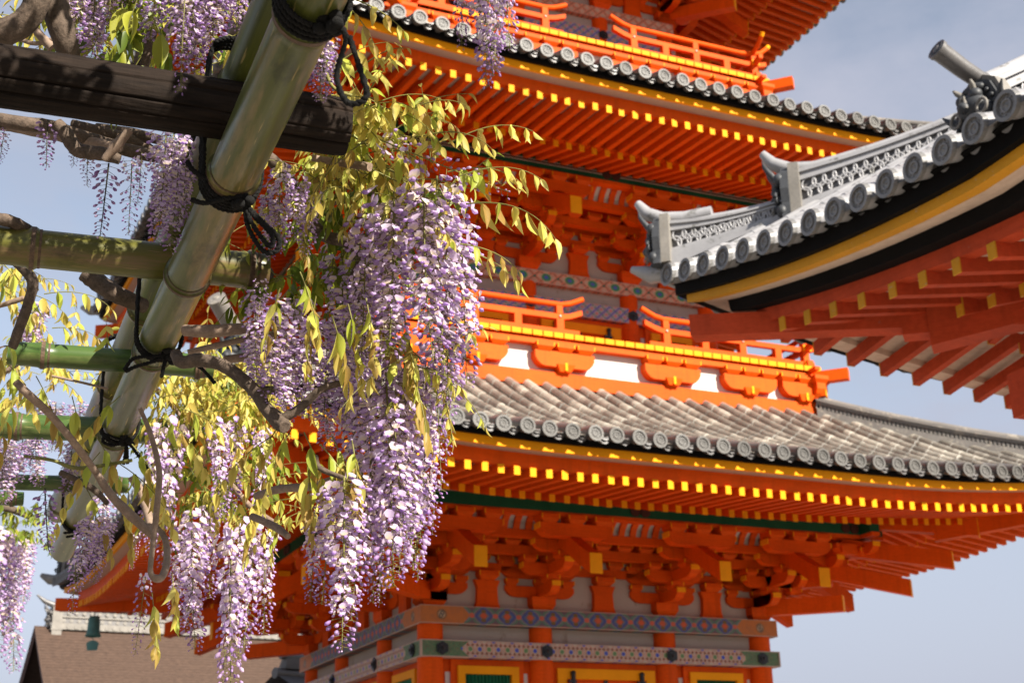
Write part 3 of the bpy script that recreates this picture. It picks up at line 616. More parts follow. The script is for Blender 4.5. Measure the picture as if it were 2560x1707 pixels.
def balcony(h, nb, ss, z0, posts):
    """skirt beam, white wall with bracket arms, floor with yellow board ends, railing parted in the middle"""
    P = []; n = nb
    b = MB(); b.sw = None
    b.hexa([(-n,-n,z0-.02),(n,-n,z0-.02),(n-.3,-n+.3,z0-.02),(-n+.3,-n+.3,z0-.02),(-n,-n,z0+.225),(n,-n,z0+.225),(n-.3,-n+.3,z0+.225),(-n+.3,-n+.3,z0+.225)]); P.append(('skirt_beam', b, MR))
    b = MB(); b.box(-n+.10, n-.10, -n+.10, -n+.16, z0+.2, z0+.85); P.append(('balcony_wall', b, [M['white']]))
    b = MB()
    for s_ in [-n+.28]+ss+[n-.28]:
        end = abs(s_) > n-.5; b.frust(s_, -n+.02, z0+.225, z0+.34, .10, .10, .16, .13); b.box(s_-.022, s_+.022, -n-.115, -n-.10, z0+.235, z0+.37, 1)
        arm(b, (s_, -n+.02, 0), X, 1.08 if not end else .95, .26, .19, z0+.56); [masu(b, s_+q, -n+.02, z0+.56, .13, .155) for q in (-.37, 0, .37)]
    b.box(-n-.02, n+.02, -n-.05, -n+.10, z0+.675, z0+.76); b.box(-n-.3, n+.3, -n+.10, -n+.2, z0+.76, z0+.82); P.append(('balcony_bracket', b, MR))
    b = MB(); x = -n-.08
    while x < n+.08-.1:
        b.box(x+.012, x+.178, -n-.09, -n+.9, z0+.80, z0+.885, 0); b.box(x+.011, x+.179, -n-.10, -n-.088, z0+.797, z0+.887, 1); x += .19
    P.append(('balcony_floor', b, MR))
    for nm, b, ms in P:
        o = b.build(nm, ms, pag)
        for r in (PI/2, -PI/2): dup(o, r, pag)
    cb = MB(); cb.beam((n-.3,-n+.3,z0+.80), (n+.42,-n-.42,z0+.80), .19, .20, 0, None); cb.box(n-.10, n+.06, -n-.13, -n+.05, z0+.50, z0+.70, 1); cb.beam((n-.3,-n+.3,z0+.52), (n+.12,-n-.12,z0+.52), .19, .18, 0, 1); o = cb.build('corner_joist', MR, pag)
    for r in ROT[1:]: dup(o, r, pag)
    zf = z0+.885; nr = n-.10; gap = posts[0][0]-.40
    for r in (0, PI/2, -PI/2):
        rail = put('railing', None, pag, (0,0,0), r)
        for sg in (-1, 1):
            b = MB(); x1, x0 = sg*(nr+.25), sg*gap
            b.box(min(x0+sg*.05, sg*(nr+.16)), max(x0+sg*.05, sg*(nr+.16)), -nr-.06, -nr+.06, zf, zf+.13); b.build('bottom_rail', MR, rail)
            b = MB(); ys = [(x0-sg*.02, .115),(x0+sg*.08,.075),(x0+sg*.2,.03),(x0+sg*.34,0),(sg*(nr-.2),0),(sg*(nr+.1),.02),(sg*(nr+.28),.07)]
            for (a0,d0),(a1,d1) in zip(ys[:-1], ys[1:]):
                p0, p1 = (a0,-nr,zf+.40+d0), (a1,-nr,zf+.40+d1); b.hexa([(a0,-nr-.045,zf+.31+d0),(a1,-nr-.045,zf+.31+d1),(a1,-nr+.045,zf+.31+d1),(a0,-nr+.045,zf+.31+d0),(a0,-nr-.045,zf+.40+d0),(a1,-nr-.045,zf+.40+d1),(a1,-nr+.045,zf+.40+d1),(a0,-nr+.045,zf+.40+d0)])
            b.build('middle_rail', MR, rail)
            b = MB(); ys = [(x0-sg*.06,.15),(x0+sg*.06,.095),(x0+sg*.2,.035),(x0+sg*.36,0),(sg*(nr-.3),0),(sg*nr,.03),(sg*(nr+.2),.10),(sg*(nr+.36),.24)]
            b.tube([(a,-nr,zf+.58+d) for a, d in ys], .048, 10, 0); b.tube([(ys[-1][0],-nr,zf+.58+ys[-1][1]),(ys[-1][0]+sg*.05,-nr,zf+.58+ys[-1][1]+.06)], [.052,.045], 10, 1); b.build('top_rail', MR, rail)
            for px, tall in posts:
                b = MB(); x = sg*px; b.box(x-.065, x+.065, -nr-.058, -nr+.058, zf+.13, zf+.312)
                if tall: b.box(x-.055, x+.055, -nr-.05, -nr+.05, zf+.40, zf+.55); b.ball((x,-nr-.058,zf+.355), (.022,.02,.022), 2, 7, 5)
                b.build('baluster', MR, rail)
        b = MB(); b.box(nr-.06, nr+.06, -nr-.06, -nr+.06, zf, zf+.55); b.box(nr-.08, nr+.09, -nr-.115, -nr-.06, zf+.02, zf+.11, 1); b.box(nr-.08, nr+.09, -nr-.10, -nr-.06, zf+.33, zf+.43, 1); b.build('corner_post', MR, rail)

SS1, SS2, SS3 = [-1.1325, 1.1325], [-1.02, 1.02], [-.90, .90]
body(3.0, SS1, 1.0, (4.40,4.646), (4.903,5.166), .245, M['band_low'], M['band_up'])
bracket_zone(3.0, SS1, 5.166)
storey_roof(3.0, 0, 0)
balcony(2.67, 4.0, [-2.58]+SS2+[2.58], 8.67, [(1.02,True),(1.79,False),(2.56,True),(3.30,False)])
body(2.67, SS2, 9.5, (10.44,10.71), (10.97,11.20), .16, M['band_low2'], M['band_up2'], .18)
bracket_zone(2.67, SS2, 11.20)
storey_roof(2.67, 5.98, 1)
balcony(2.37, 3.70, [-2.3]+SS3+[2.3], 14.63, [(.92,True),(1.60,False),(2.28,True),(2.96,False)])
body(2.37, SS3, 15.45, (16.42,16.68), (16.94,17.16), .15, M['band_low2'], M['band_up2'], .17)
bracket_zone(2.37, SS3, 17.16)
storey_roof(2.37, 11.95, 2)
b = MB(); b.box(-4.6, 4.6, -4.6, 4.6, .45, 1.0); b.box(-4.9, 4.9, -4.9, 4.9, 0, .45); b.build('stone_podium', M['stone'], pag)
b = MB(); b.box(-2.9, 2.9, -2.9, 2.9, 1.0, 6.9); b.box(-2.5, 2.5, -2.5, 2.5, 6.9, 12.9); b.box(-2.2, 2.2, -2.2, 2.2, 12.9, 19); b.build('core_wall', M['dark'], pag)
b = MB(); b.frust(0, 0, 20.55, 24.2, 3.4, 3.4, .5, .5); b.box(-.55,.55,-.55,.55,24.2,24.8); b.tube([(0,0,24.8),(0,0,31)], [.16,.06], 12); [b.tube([(0,0,25.6+i*.5),(0,0,25.72+i*.5)], .42-.02*i, 20) for i in range(9)]; b.build('spire', M['bronze'], pag)

# wind bell hanging from the far left corner of the lowest roof
bp = Vector((-3.62, 9.72, 0)); bell = tag(put('wind_bell', None, None, (bp.x, bp.y, 5.95)), 'green bronze wind bell hanging from the left corner of the lowest pagoda roof', 'bell')
b = MB(); n = 16; pf = [(.02,.42),(.09,.41),(.115,.36),(.125,.22),(.13,.10),(.165,.0),(.15,.0),(.11,.1),(.09,.36)]
b.add([(math.cos(2*PI*j/n)*r, math.sin(2*PI*j/n)*r, z) for r, z in pf for j in range(n)], [(i*n+j,i*n+(j+1)%n,(i+1)*n+(j+1)%n,(i+1)*n+j) for i in range(len(pf)-1) for j in range(n)], 0, True); b.build('bell_body', M['bronze'], bell)
b = MB(); b.tube([(0,0,.41),(0,0,.70)], .012, 6); b.build('hanger', M['iron'], bell)
b = MB(); b.tube([(0,0,.2),(0,0,-.10)], .008, 5); b.prism([(-.10,-.28),(.10,-.28),(.13,-.13),(.05,-.08),(-.05,-.08),(-.13,-.13)], (0,0,0), (.9,-.43,0), (0,0,1), Vector((.43,.9,0))*.012); b.build('wind_plate', M['bronze'], bell)

# ------------------------------------------------------------------ gate roof on the right
GC = Vector((3.03, -14.25, 0)); GX, GY = 5.0, 3.7
gate = tag(put('temple_gate', None, None, GC), 'weathered red gate whose silver tiled roof corner reaches in from the right', 'gate')
MG = [M['old_red'], M['old_yellow'], M['pale'], M['black']]
def gate_side(ne, k, rz, ridge):
    e = Eave(ne, 5.79, k, .535, 3.95, ne-3.7, 8.35, .289, .096, 1.9, .345, .076, 1.6, .13)
    f = MB(); e.surface(f); roof = f.build('roof', M['gate_tile'], gate, rz=rz)
    tm = e.tile_mesh('eave_tile', [M['gate_tile'], M['gate_face']])
    for x in e.rows(): put('eave_tile', tm, roof, (x, -e.ne, e.ze+e.rise(x, e.ne)))
    n, z = ne, 5.79
    b = MB(); e.board(b, n-.30, n-.13, z-.178, z-.03); e.board(b, n-.6, n-.08, z-.055, z-.045); b.build('black_fascia', M['black'], gate, rz=rz)
    b = MB(); e.board(b, n-.30, n-.20, z-.252, z-.175); (k < 0 or rz == 0) and b.build('yellow_fascia', M['old_yellow'], gate, rz=rz)
    b = MB(); e.sweep(b, [(n-.46,z-.25),(n-.302,z-.252),(n-.302,z-.2),(n-.46,z-.2)]); b.build('soffit_board', M['pale'], gate, rz=rz)
    b = MB(); e.sweep(b, [(n-.62,z-.355),(n-.465,z-.355),(n-.45,z-.245),(n-.62,z-.245)]); b.build('dark_bar', M['black'] if k < 0 else M['pale'], gate, rz=rz)
    b = MB(); e.sweep(b, [(n-.78,z-.465),(n-.635,z-.465),(n-.62,z-.355),(n-.78,z-.355)]); e.board(b, n-1.78, n-1.64, z-.41, z-.25); b.build('eave_bar', M['old_red'] if k < 0 else M['pale'], gate, rz=rz)
    b = MB(); e.sweep(b, [(n-1.75,z-.25),(n-.70,z-.42),(n-.70,z-.40),(n-1.75,z-.235)]); e.sweep(b, [(n-3.4,z+.16),(n-1.7,z-.40),(n-1.7,z-.385),(n-3.4,z+.18)]); b.build('eave_ceiling', M['pale'], gate, rz=rz)
    kk = int((e.c(n-.7)-.1)/e.rsp); hid = MB()
    for i in range(-kk, kk+1):
        x = i*e.rsp
        for up in (1, 0):
            t = MB()
            if up: e.flying(t, x, n-.64, z-.465, n-1.74, .12, .11)
            elif abs(x) < e.c(n-1.75): e.flying(t, x, n-1.60, z-.41, n-3.3, .30, .15)
            if t.v and rz in (PI, -PI/2): t.build('rafter', MG, gate, rz=rz)
            elif t.v: hid.add(t.v, t.f, 0); hid.m[-len(t.m):] = t.m
    if hid.v: stuff(hid.build('rafter_row', MG, gate, rz=rz))
    if ridge:
        b = MB(); a = n-1.6; b.beam((e.c(a-2), -(a-2), z+.25), (e.c(a), -a, z-.41+e.rise(e.c(a), a)), .24, .36, 0)
        c = n-.22; zc = z-.40+e.rise(e.c(c), c); b.beam((e.c(a)-.9, -a+.9, z-.18), (e.c(a)+.15, -a-.15, z-.36+e.rise(e.c(a),a)*.9), .20, .25, 0); b.beam((e.c(a)+.15, -a-.15, z-.36+e.rise(e.c(a),a)*.9), (e.c(c), -c, zc), .20, .19, 0)
        b.build('hip_rafter', MG, gate, rz=rz)
        gm = [M['gate_tile'], M['lichen_tile'], M['ogre'], M['eave_tile']]; gm[3] = M['ogre'] if 0 else M['eave_tile']
        base = e.ze+.535
        def ridge_tier(t0, t1, zb0, zb1, zt0, zt1, lat, tube, s, endplate=True):
            """t = distance in from the roof corner along the hip, z of the foot and of the crest at both ends"""
            tier = MB(); K = 16; d = Vector((1,1,0)).normalized()
            def pt(t, f, sag=1):
                u = (t-t0)/(t1-t0); zb = zb0+(zb1-zb0)*u; zt = zt0+(zt1-zt0)*u-.05*math.sin(PI*u)*sag; return Vector((e.c(n)-t, -(n-t), zb+(zt-zb)*f))
            def strip(a, f0, f1, mi):
                vs = []
                for i in range(K+1):
                    t = t0+(t1-t0)*i/K
                    for sg, f in ((-1,f0),(1,f0),(1,f1),(-1,f1)): vs.append(pt(t, f)+d*a*sg)
                tier.add(vs, [(i*4+j,(i+1)*4+j,(i+1)*4+(j+1)%4,i*4+(j+1)%4) for i in range(K) for j in range(4)]+[(3,2,1,0),(K*4,K*4+1,K*4+2,K*4+3)], mi)
            strip(.12,-.25,.10,0); strip(.10,.10,.20,0); strip(.062,.20,.64,3); strip(.095,.64,.72,0); strip(.085,.72,.80,0); strip(.105,.80,.88,0)
            tier.tube([pt(t0+(t1-t0)*i/K, .93) for i in range(K+1)], .055, 10, 0)
            L = (t1-t0)*1.414; rr = .062; kn = int(L/(rr*1.45))
            for i in range(kn):
                t = t0+.05+(t1-t0-.05)*(i+.5)/kn
                for f in (.32, .52):
                    for sg in (-1, 1):
                        c0 = pt(t+(.5*(t1-t0)/kn if f == .52 else 0), f)+d*.077*sg; ax = Vector((1,-1,0)).normalized(); slope = (pt(t+.1,f)-pt(t,f)).normalized()
                        hh = (zt0-zb0)*.15; arc = [c0+slope*math.cos(2*PI*q/14)*rr*.98+Vector((0,0,math.sin(2*PI*q/14)*min(rr, hh))) for q in range(15)]
                        arc = [p for p in arc]; tier.tube(arc, .0105, 5, 0, False)
            rg = tier.build('hip_ridge', gm, roof)
            o = MB(); p = pt(t0, .04); s_ = (zt0-zb0)/.44; ogre(o, p+Vector((.0,.0,0)), (1,-1,0), s_*(1.45 if tube else .95), tube, True, 2, 1, 3, .20, .56 if tube else 1.0)
            if not tube:
                q = pt(t0, .97); v = Vector((1,-1,0)).normalized()
                o.tube([q-v*.45+Vector((0,0,.0)), q-v*.2+Vector((0,0,-.01)), q+Vector((0,0,.02)), q+v*.14+Vector((0,0,.10)), q+v*.22+Vector((0,0,.22))], [.062,.066,.066,.062,.036], 12, 0)
            o.build('ridge_end_tile', gm, roof)
        ridge_tier(.08, .86, 6.44, 6.66, 6.86, 6.83, True, False, 1)
        ridge_tier(.90, 2.15, 6.66, 7.10, 7.12, 7.42, True, False, 1)
        cn = MB(); cn.tube([(e.c(n)-.3, -n+.3, base+.0), (e.c(n)+.02, -n-.02, base+.03), (e.c(n)+.14, -n-.14, base+.11)], [.075,.08,.03], 12, 0); cn.build('corner_tile', gm, roof)
    return e
# side facing -X carries the hip at its far (+Y) end: turn so that local +x runs along -Y ... the ridge sits at +x of the back side
gate_side(GX, GY-GX, -PI/2, False)
gate_side(GY, GX-GY, PI, True)
gate_side(GX, GY-GX, PI/2, False); gate_side(GY, GX-GY, 0, False)
dr = MB(); ry = .08                                # ridge coming down the near slope, ending in a dark ogre tile with a tube above it
def dz(x): t = (x+GX)/3.7; return 5.79+(8.35-5.79)*(.74*t+.26*t*t)
xs_ = [-4.50+i*.25 for i in range(13)]
for a, z1, z2, mi in ((.15,-.10,.08,0),(.085,.08,.23,2),(.125,.23,.27,0),(.105,.27,.31,0),(.135,.31,.345,0)):
    vs = [(x, ry+sg*a, dz(x)+z) for x in xs_ for sg, z in ((-1,z1),(1,z1),(1,z2),(-1,z2))]; K = len(xs_)-1
    dr.add(vs, [(i*4+j,(i+1)*4+j,(i+1)*4+(j+1)%4,i*4+(j+1)%4) for i in range(K) for j in range(4)]+[(3,2,1,0),(K*4,K*4+1,K*4+2,K*4+3)], mi)
dr.tube([(x,ry,dz(x)+.375) for x in xs_], .06, 10, 0)
for i in range(22):
    for sg in (-1, 1): dr.tube([(-4.42+i*.125+math.cos(2*PI*q/12)*.062, ry+sg*.092, dz(-4.42+i*.125)+.155+math.sin(2*PI*q/12)*.062) for q in range(13)], .010, 5, 0, False)
dr = dr.build('descending_ridge', [M['gate_tile'], M['lichen_tile'], M['ogre']], gate)
og = MB(); p = Vector((-4.50, ry, dz(-4.50)+.06)); og.prism([(-.235,-.06),(.235,-.06),(.23,.13),(.17,.27),(.07,.335),(-.07,.335),(-.17,.27),(-.23,.13)], p, (0,-1,0), (0,0,1), Vector((-1,0,0))*.09, 1)
og.prism([(-.205,-.05),(.205,-.05),(.20,.12),(.145,.245),(.06,.30),(-.06,.30),(-.145,.245),(-.20,.12)], p+Vector((-.05,0,0)), (0,-1,0), (0,0,1), Vector((-1,0,0))*.05, 0)
for (y, z, x, r) in ((0,.10,.11,(.09,.12,.10)),(-.06,.17,.13,(.05,.05,.045)),(.06,.17,.13,(.05,.05,.045)),(0,.08,.19,(.05,.045,.04)),(-.10,.05,.10,(.05,.06,.06)),(.10,.05,.10,(.05,.06,.06)),(0,0,.10,(.07,.09,.05)),(0,.23,.09,(.05,.11,.045))): og.ball(p+Vector((-x, y, z)), r, 0, 12, 8)
for sg in (-1, 1):
    for k in range(5): og.ball(p+Vector((-.085, sg*(.185-.012*k*k*.6), .02+.055*k)), (.016,.018,.018), 0, 8, 6)
    og.tube([p+Vector((-.13,sg*.05,.20)), p+Vector((-.16,sg*.075,.235)), p+Vector((-.18,sg*.085,.26))], [.024,.02,.008], 7, 1)
    og.tube([p+Vector((-.19,sg*.012,.16)), p+Vector((-.20,sg*.03,.06))], [.012,.016], 6, 1)
    ring = [p+Vector((-.155,sg*.125+.048*math.cos(a*.5),.05+.048*math.sin(a*.5))) for a in range(14)]; og.tube(ring, .012, 6, 1)
    og.tube([p+Vector((-.06,sg*.215,.09)), p+Vector((-.10,sg*.25,.12)), p+Vector((-.11,sg*.29,.17))], [.035,.022,.005], 7, 0)
q = [p+Vector(v) for v in ((.10,0,.33),(-.02,0,.34),(-.15,0,.395),(-.335,0,.49))]; og.tube(q, [.058,.062,.064,.068], 16, 2); e_ = (q[-1]-q[-2]).normalized()
og.tube([q[-1], q[-1]+e_*.025], [.076,.076], 18, 2); og.tube([q[-1]+e_*.025, q[-1]+e_*.029], [.057,.054], 16, 0); og.tube([q[-1]+e_*.029, q[-1]+e_*.036], [.030,.016], 12, 2)
og.build('ridge_end_tile', [M['ogre'], M['lichen_tile'], M['eave_tile']], dr)
b = MB(); b.box(-1.6, 1.6, -.25, .25, 8.2, 9.1); b.tube([(-1.7,0,9.15),(1.7,0,9.15)], .12, 12); b.box(-1.5,1.5,-.6,.6,7.9,8.25); b.build('main_ridge', M['gate_tile'], gate)
for x in (-2.7, 0, 2.7):
    for y in (-1.4, 1.4): b = MB(); b.tube([(x,y,.3),(x,y,5.5)], .19, 20); b.box(x-.32,x+.32,y-.32,y+.32,0,.3); b.build('column', M['old_red'], gate)
b = MB(); b.box(-3.2,3.2,-1.55,-1.25,4.6,4.95); b.box(-3.2,3.2,1.25,1.55,4.6,4.95); [b.box(x-.14,x+.14,-1.25,1.25,4.62,4.92) for x in (-2.7,0,2.7)]; b.box(-3.0,3.0,-1.7,1.7,5.5,5.75); b.build('tie_beam', M['old_red'], gate)

# ------------------------------------------------------------------ hall with bark roof behind on the left
HL = at(128, 1545, 50); HR = at_z(690, 1590, HL.z-.25); hd = (HR-HL); hd.z = 0; hl = hd.length; hd.normalize(); hn = Vector((hd.y, -hd.x, 0))
hall = tag(put('temple_hall', None, None, (HL.x, HL.y, 0), math.atan2(hd.y, hd.x)), 'far hall with brown cypress bark roof and a white tiled ridge behind the wisteria', 'hall')
b = MB(); zt = HL.z-.28; L = hl+7
def hall_roof(mb, sgn):
    vs = []; N = 10
    for i in range(N+1):
        t = i/N; y = -sgn*t*5.6; z = zt-4.6*(1.2*t-.2*t*t); fl = .04*t
        for x in (-.55-fl, L): vs.append((x, y, z))
    mb.add(vs, [(i*2, i*2+1, i*2+3, i*2+2) for i in range(N)], 0, True)
    mb.add([(v[0], v[1], v[2]-(.0 if k % 2 == 0 else .0)) for k, v in enumerate(vs)], [], 0)
    e = []
    for i in range(N+1): v = vs[i*2]; e += [v, (v[0]+.05, v[1], v[2]-.38)]
    mb.add(e, [(i*2, i*2+1, i*2+3, i*2+2) for i in range(N)], 1)
hall_roof(b, 1); hall_roof(b, -1)
for i in range(46):
    t = (i+.5)/46; y = -t*5.6; z = zt-4.6*(1.2*t-.2*t*t)+.012; b.box(-.5, L, y-.012, y+.03, z-.03, z+.014+.008*(i % 3), 0)
b.build('roof', [M['thatch'], M['dark']], hall)
b = MB(); b.box(.15, L, -.28, .28, zt-.12, zt+.10); b.box(.15, L, -.20, .20, zt+.10, zt+.30, 1); b.box(.15, L, -.25, .25, zt+.30, zt+.36)
b.box(.15, L, -.17, .17, zt+.36, zt+.58, 1); b.box(.15, L, -.24, .24, zt+.58, zt+.64); b.tube([(.1,0,zt+.70),(L,0,zt+.70)], .11, 10)
x = .3
while x < L:
    for zz, rr, st in ((zt-.02,.09,0),(zt+.20,.07,.1),(zt+.47,.07,0)): b.tube([(x+st,-.30 if zz < zt+.1 else -.22,zz),(x+st,-.14,zz)], rr, 8, 0)
    x += .27
hr_ = b.build('ridge', [M['lichen_tile'], M['eave_tile']], hall)
b = MB(); ogre(b, (.05,0,zt+.05), (-1,0,0), 1.35, False, True, 0, 1); b.tube([(.6,0,zt+.72),(.1,0,zt+.74),(-.25,0,zt+.86),(-.55,0,zt+1.08)], [.11,.12,.09,.03], 10, 0); b.box(-.02,.32,-.34,.34,zt-.42,zt+.66,1); b.box(-.06,.34,-.36,.36,zt-.16,zt-.10,1); b.build('ridge_end_tile', [M['eave_tile'], M['lichen_tile']], hr_)
b = MB(); b.box(.5, L, -5.2, 5.2, 0, zt-3.0); b.build('wall', M['white'], hall)
b = MB()
for i in range(6): b.box(.45+i*2.4, .75+i*2.4, -5.3, -5.15, 0, zt-3.0)
b.build('post', M['dark'], hall)

# small tiled outbuilding whose ridge end shows beside the pagoda's left wall
OP = at(728, 1664, 36); ob = tag(put('outbuilding', None, None, (OP.x, OP.y, 0), .35), 'small dark tiled roof showing beside the left side of the pagoda wall', 'outbuilding')
b = MB(); z = OP.z
for k in range(5): b.box(-.28+.015*k, 1.6, -.16+.012*k, .16-.012*k, z-.08+.055*k, z-.035+.055*k)
b.tube([(-.34,0,z+.23),(1.6,0,z+.23)], .085, 10); b.tube([(-.5,0,z-.20),(1.6,0,z-.20)], .14, 12); b.build('ridge', M['eave_tile'], ob)
b = MB(); b.add([(-.5,0,z-.2),(3.5,0,z-.2),(3.5,-2.2,z-1.3),(-.5,-2.2,z-1.3),(3.5,2.2,z-1.3),(-.5,2.2,z-1.3)], [(0,1,2,3),(1,0,5,4)]); b.build('roof', M['eave_tile'], ob)
b = MB(); b.box(0,3,-1.7,1.7,0,z-1.0); b.build('wall', M['white'], ob)
# ------------------------------------------------------------------ pergola of bamboo and a charred log
perg = tag(put('pergola', None, None, (-7.5,-17.5,0)), 'bamboo pergola lashed with black rope over one charred log, at the upper left', 'pergola')
PO = Vector((-7.5,-17.5,0))
def along(p0, p1, mb, rad, nodes, mats_i=(0,1), n=28, flare=.0045):
    """bamboo culm from p0 to p1 as a mesh in its own frame (x along the culm); nodes = distances of the rings"""
    L = (Vector(p1)-Vector(p0)).length; xs = [0]
    pts, rs, ns = [], [], sorted(nodes)
    prof = [(0, rad)]
    for d in ns:
        if .03 < d < L-.005: prof += [(d-.03, rad*.985), (d-.010, rad+.0008), (d-.004, rad+flare), (d-.001, rad+flare*.4), (d+.001, rad+flare*.4), (d+.004, rad+flare), (d+.012, rad*.985), (d+.035, rad*.99)]
    prof.append((L, rad)); prof.sort()
    mb.tube([(a,0,0) for a, r in prof], [r for a, r in prof], n, 0, False)
    for d in ns:
        if .03 < d < L-.005: mb.tube([(d-.0045,0,0),(d+.0045,0,0)], [rad+flare*1.03]*2, n, 1, False); mb.tube([(d+.011,0,0),(d+.016,0,0)], [rad+.0007]*2, n, 1, False)
    for x0, sg in ((0,-1),(L,1)):                  # hollow sawn ends
        mb.tube([(x0,0,0),(x0,0,0)], [rad, rad*.80], n, 1, False, False); mb.tube([(x0,0,0),(x0-sg*.05,0,0),(x0-sg*.05,0,0)], [rad*.8,rad*.78,.0005], n, 1, False, False)
def laid(name, mb, mats, p0, p1, parent, roll=0):
    p0, p1 = Vector(p0), Vector(p1); o = mb.build(name, mats, parent); x = (p1-p0).normalized(); zz = Vector((0,0,1)); y = zz.cross(x).normalized(); zz = x.cross(y)
    mt = Matrix((x, y, zz)).transposed().to_4x4() @ Matrix.Rotation(roll, 4, 'X'); mt.translation = p0-PO; o.matrix_basis = mt; return o
def culm(p0, p1, rad, nodes, mat, name='bamboo_pole', roll=0):
    b = MB(); along(p0, p1, b, rad, nodes); return laid(name, b, [M[mat], M['node']], p0, p1, perg, roll)
A0, A1 = Vector((-7.375,-15.33,2.645)), Vector((-7.585,-19.55,2.65))
def on_pole(u, v):                                 # where along the lower pole a picture point falls
    p = at_z(u, v, 2.648); return (p-A0).dot((A1-A0).normalized())
nd = [on_pole(*q) for q in ((170,1290),(300,1085),(385,880),(487,690),(610,440),(785,45))]
culm(A0, A1, .0405, nd+[nd[-1]+.62], 'bamboo_old', roll=.4)
B0, B1 = Vector((-7.375,-15.10,2.835)), Vector((-7.555,-19.4,2.83))
culm(B0, B1, .041, [.15, 1.05, 1.62, 2.23, 2.75, 3.32, 3.9], 'bamboo_old', roll=2)
cross = [(( -140,598),(639,678),.0385,[(82,620),(627,676)],'bamboo_mid',2.742), ((20,882),(505,915),.0290,[(108,888),(497,915)],'bamboo_new',2.734), ((-150,1058),(400,1079),.0355,[(42,1063)],'bamboo_new',2.734), ((-150,1200),(303,1212),.0255,[(160,1206)],'bamboo_new',2.734), ((-100,1242),(40,1246),.023,[],'bamboo_new',2.734)]
CX = []
for l, r, rad, nn, mt, z in cross:
    p0, p1 = at_z(l[0], l[1], z), at_z(r[0], r[1], z); d = (p1-p0).normalized()
    culm(p0, p1, rad, [(at_z(a, c, z)-p0).dot(d) for a, c in nn]+[(p1-p0).length-.012], mt, 'bamboo_crosspiece', 1.0); CX.append((p0, p1))
# charred log with drying cracks
p0, p1 = at_z(-260, 152, 2.752), at_z(866, 321, 2.752)
b = MB(); L = (p1-p0).length; N, K = 160, 48; vs = []; random.seed(3); R0 = .049
cr = [(2.35,.010,.9),(3.05,.012,.7),(3.75,.006,.9),(4.25,.010,.5),(5.6,.009,1),(.9,.009,.8)]
for i in range(K+1):
    x = L*i/K
    for j in range(N):
        a = 2*PI*j/N; r = R0*(1+.012*math.sin(3*a+x*4)+.01*math.sin(7*a-x*9)) + random.uniform(-.0004,.0004)
        if i >= K-1: r *= .985 if i == K-1 else .95
        for ca, dp, sp in cr:
            dd = (a-ca-.10*math.sin(x*5*sp+ca)+PI) % (2*PI)-PI; wv = .034+.014*math.sin(x*11+ca*3); q = abs(dd)/wv
            if q < 1: r -= dp*(1-q)**.7*(1+.4*math.sin(x*7+ca*5))
        vs.append((x, math.cos(a)*r, math.sin(a)*r))
b.add(vs, [(i*N+j, i*N+(j+1)%N, (i+1)*N+(j+1)%N, (i+1)*N+j) for i in range(K) for j in range(N)], 0, True); b.add(vs[-N:], [tuple(range(N))], 0); b.add(vs[:N], [tuple(range(N))[::-1]], 0)
laid('charred_log', b, M['log'], p0, p1, perg)
for x, y in ((-8.6,-18.45),(-8.6,-16.0)):          # posts beyond the left edge
    b = MB(); b.tube([(x+7.5,y+17.5,0),(x+7.5,y+17.5,2.80)], .06, 16); b.build('post', M['log'], perg)
b = MB(); b.tube([(-1.0,-2.2,2.66),(-1.0,2.6,2.66)], .045, 16); b.build('side_rail', M['log'], perg)

# rope lashings: two-ply cord going round a path, a knot and loose tails
def cord(mb, pts, r=.0055, closed=False, tw=420):
    P = []
    pts = [Vector(p) for p in pts]
    def cat(p0,p1,p2,p3,t): return .5*((2*p1)+(p2-p0)*t+(2*p0-5*p1+4*p2-p3)*t*t+(3*p1-p0-3*p2+p3)*t**3)
    n = len(pts)
    for i in range(n-1):
        for q in range(8): P.append(cat(pts[max(i-1,0)],pts[i],pts[i+1],pts[min(i+2,n-1)],q/8))
    P.append(pts[-1]); s = 0
    for ply in (0, PI):
        Q = []; s = 0
        for i, p in enumerate(P):
            t = (P[min(i+1,len(P)-1)]-P[max(i-1,0)]).normalized(); a = t.orthogonal().normalized(); a = t.cross(Vector((.3,.2,.9))).normalized(); c = t.cross(a)
            if i: s += (p-P[i-1]).length
            Q.append(p+(a*math.cos(s*tw+ply)+c*math.sin(s*tw+ply))*r*.42)
        mb.tube(Q, r*.74, 6, 0)
